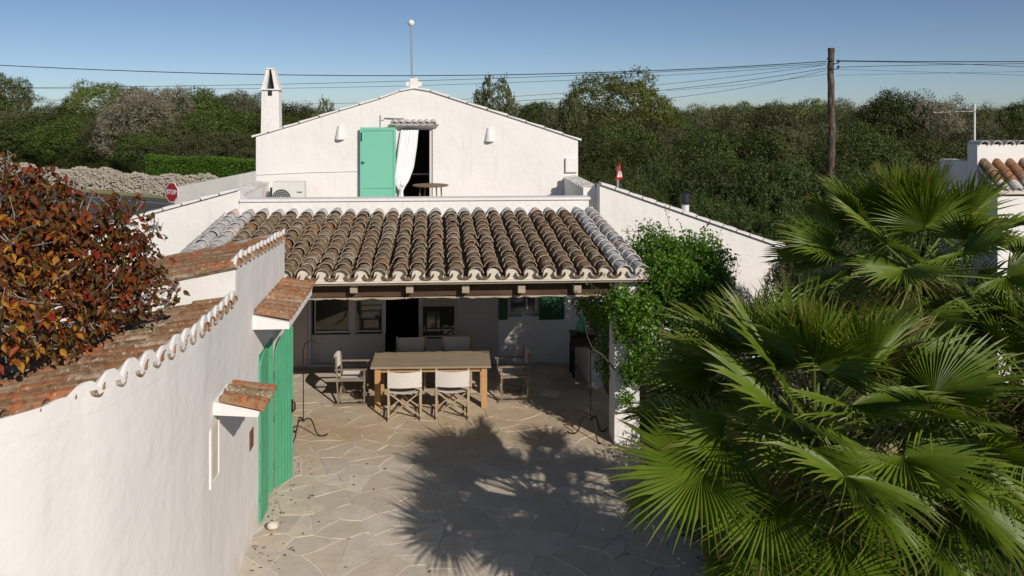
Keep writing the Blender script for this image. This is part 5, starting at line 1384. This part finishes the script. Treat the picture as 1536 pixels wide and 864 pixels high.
# ------------------------------------------------------------------ autumn tree on the left
at_ = thing('autumn_tree', 'tree with brown, orange and red autumn leaves overhanging the tiled outbuilding on the left', 'tree', (-4.7, 7.9, 0)); vo = at_.location.copy()
AB = [vb(10, 290, 8.2, 62), vb(60, 320, 8.0, 72), vb(120, 345, 8.0, 70), vb(175, 335, 8.1, 52), vb(20, 370, 7.6, 80), vb(90, 400, 7.7, 80), vb(160, 400, 8.0, 62), vb(205, 440, 8.2, 44), vb(150, 445, 7.8, 55), vb(60, 455, 7.2, 72), vb(0, 490, 6.8, 60), vb(210, 370, 8.2, 26), vb(130, 480, 7.6, 36), vb(-60, 400, 7.6, 120), vb(215, 410, 8.3, 36), vb(40, 505, 7.0, 36), vb(232, 340, 8.2, 14), vb(262, 432, 8.2, 10), vb(250, 455, 8.2, 14), vb(5, 240, 8.2, 16), vb(40, 265, 8.2, 20), vb(110, 285, 8.1, 18), vb(245, 420, 8.3, 10)]
def acull(p):
    q = p + vo
    if q.x > -4.05:
        zr_ = (3.11 if q.y < 9.2 else 3.5) + (q.x + 2.2) * SLP + .12
        if q.z < zr_: return True
    return q.x > curve_x(q.y) - .12 and q.z < 3.35
def leafshape(mb, M, r):
    W = .5
    P_ = [(0, 0, 0), (.20, .25, .09), (.25, .55, .07), (0, 1, -.24), (-.25, .55, .07), (-.20, .25, .09)]
    ii = [mb.pt(M @ Vector(p)) for p in P_]; c = mb.pt(M @ Vector((0, .5, -.04)))
    for k in range(6): mb.face((ii[k], ii[(k + 1) % 6], c))
mb = MB(); leafshape(mb, Matrix.Identity(4), None); LEAF1 = mb.mesh('leaf', L_RED)
ra = random.Random(41); stuff = MB(); indiv = 0; allp = []
vol = [q[1] ** 2 for q in AB]; tot = sum(vol)
for (c, rad), v in zip(AB, vol):
    for k in range(int(840 * v / tot)):
        d = rvec(ra); sp = c + d * rad * ra.random() ** .4 * (1 + .22 * math.sin(d.x * 7 + d.z * 9 + c.x * 5))
        for _ in range(8):
            p = sp + rvec(ra) * .10 * ra.random() ** .4
            if acull(p): continue
            allp.append(p)
allp.sort(key=lambda p: (p + vo).y)
def in_view(p):
    q = p + vo; zc = q.x * sS + q.y * cS; return (q.x * cS - q.y * sS) / zc * F + CX > 0
step = 0
for p in allp:
    a = rvec(ra); yd = (Vector((a.x, a.y, -.55))).normalized(); M = frame(p, yd, (rvec(ra) + Vector((.15, -.3, .7))).normalized()); s_ = ra.uniform(.045, .115)
    M = M @ Matrix.Diagonal((s_, s_, s_, 1))
    if indiv < 290 and in_view(p) and ra.random() < .35 and p.length > 0:
        link('leaf', LEAF1, at_, M); indiv += 1
    else: leafshape(stuff, M, ra)
stuff.build('leaves', L_RED, at_, kind='stuff')
b = MB(); b.tube([(0, 0, 0), (.05, .02, 1), (.0, .05, 2), (.1, 0, 2.7)], [.13, .11, .09, .07], 9)
b.build('trunk', BARKG, at_); b = MB()
for (c, rad) in AB:
    s0 = Vector((.05, 0, 2.5)); mid = (s0 + c) * .5 + Vector((0, 0, .25)); b.tube([s0, mid, c], [.04, .025, .01], 6)
    for k in range(14):
        e = c + rvec(ra) * rad * .95
        if not acull(e): b.tube([c, (c + e) / 2 + rvec(ra) * .06, e], [.009, .006, .003], 4)
b.build('branch', BARKG, at_)
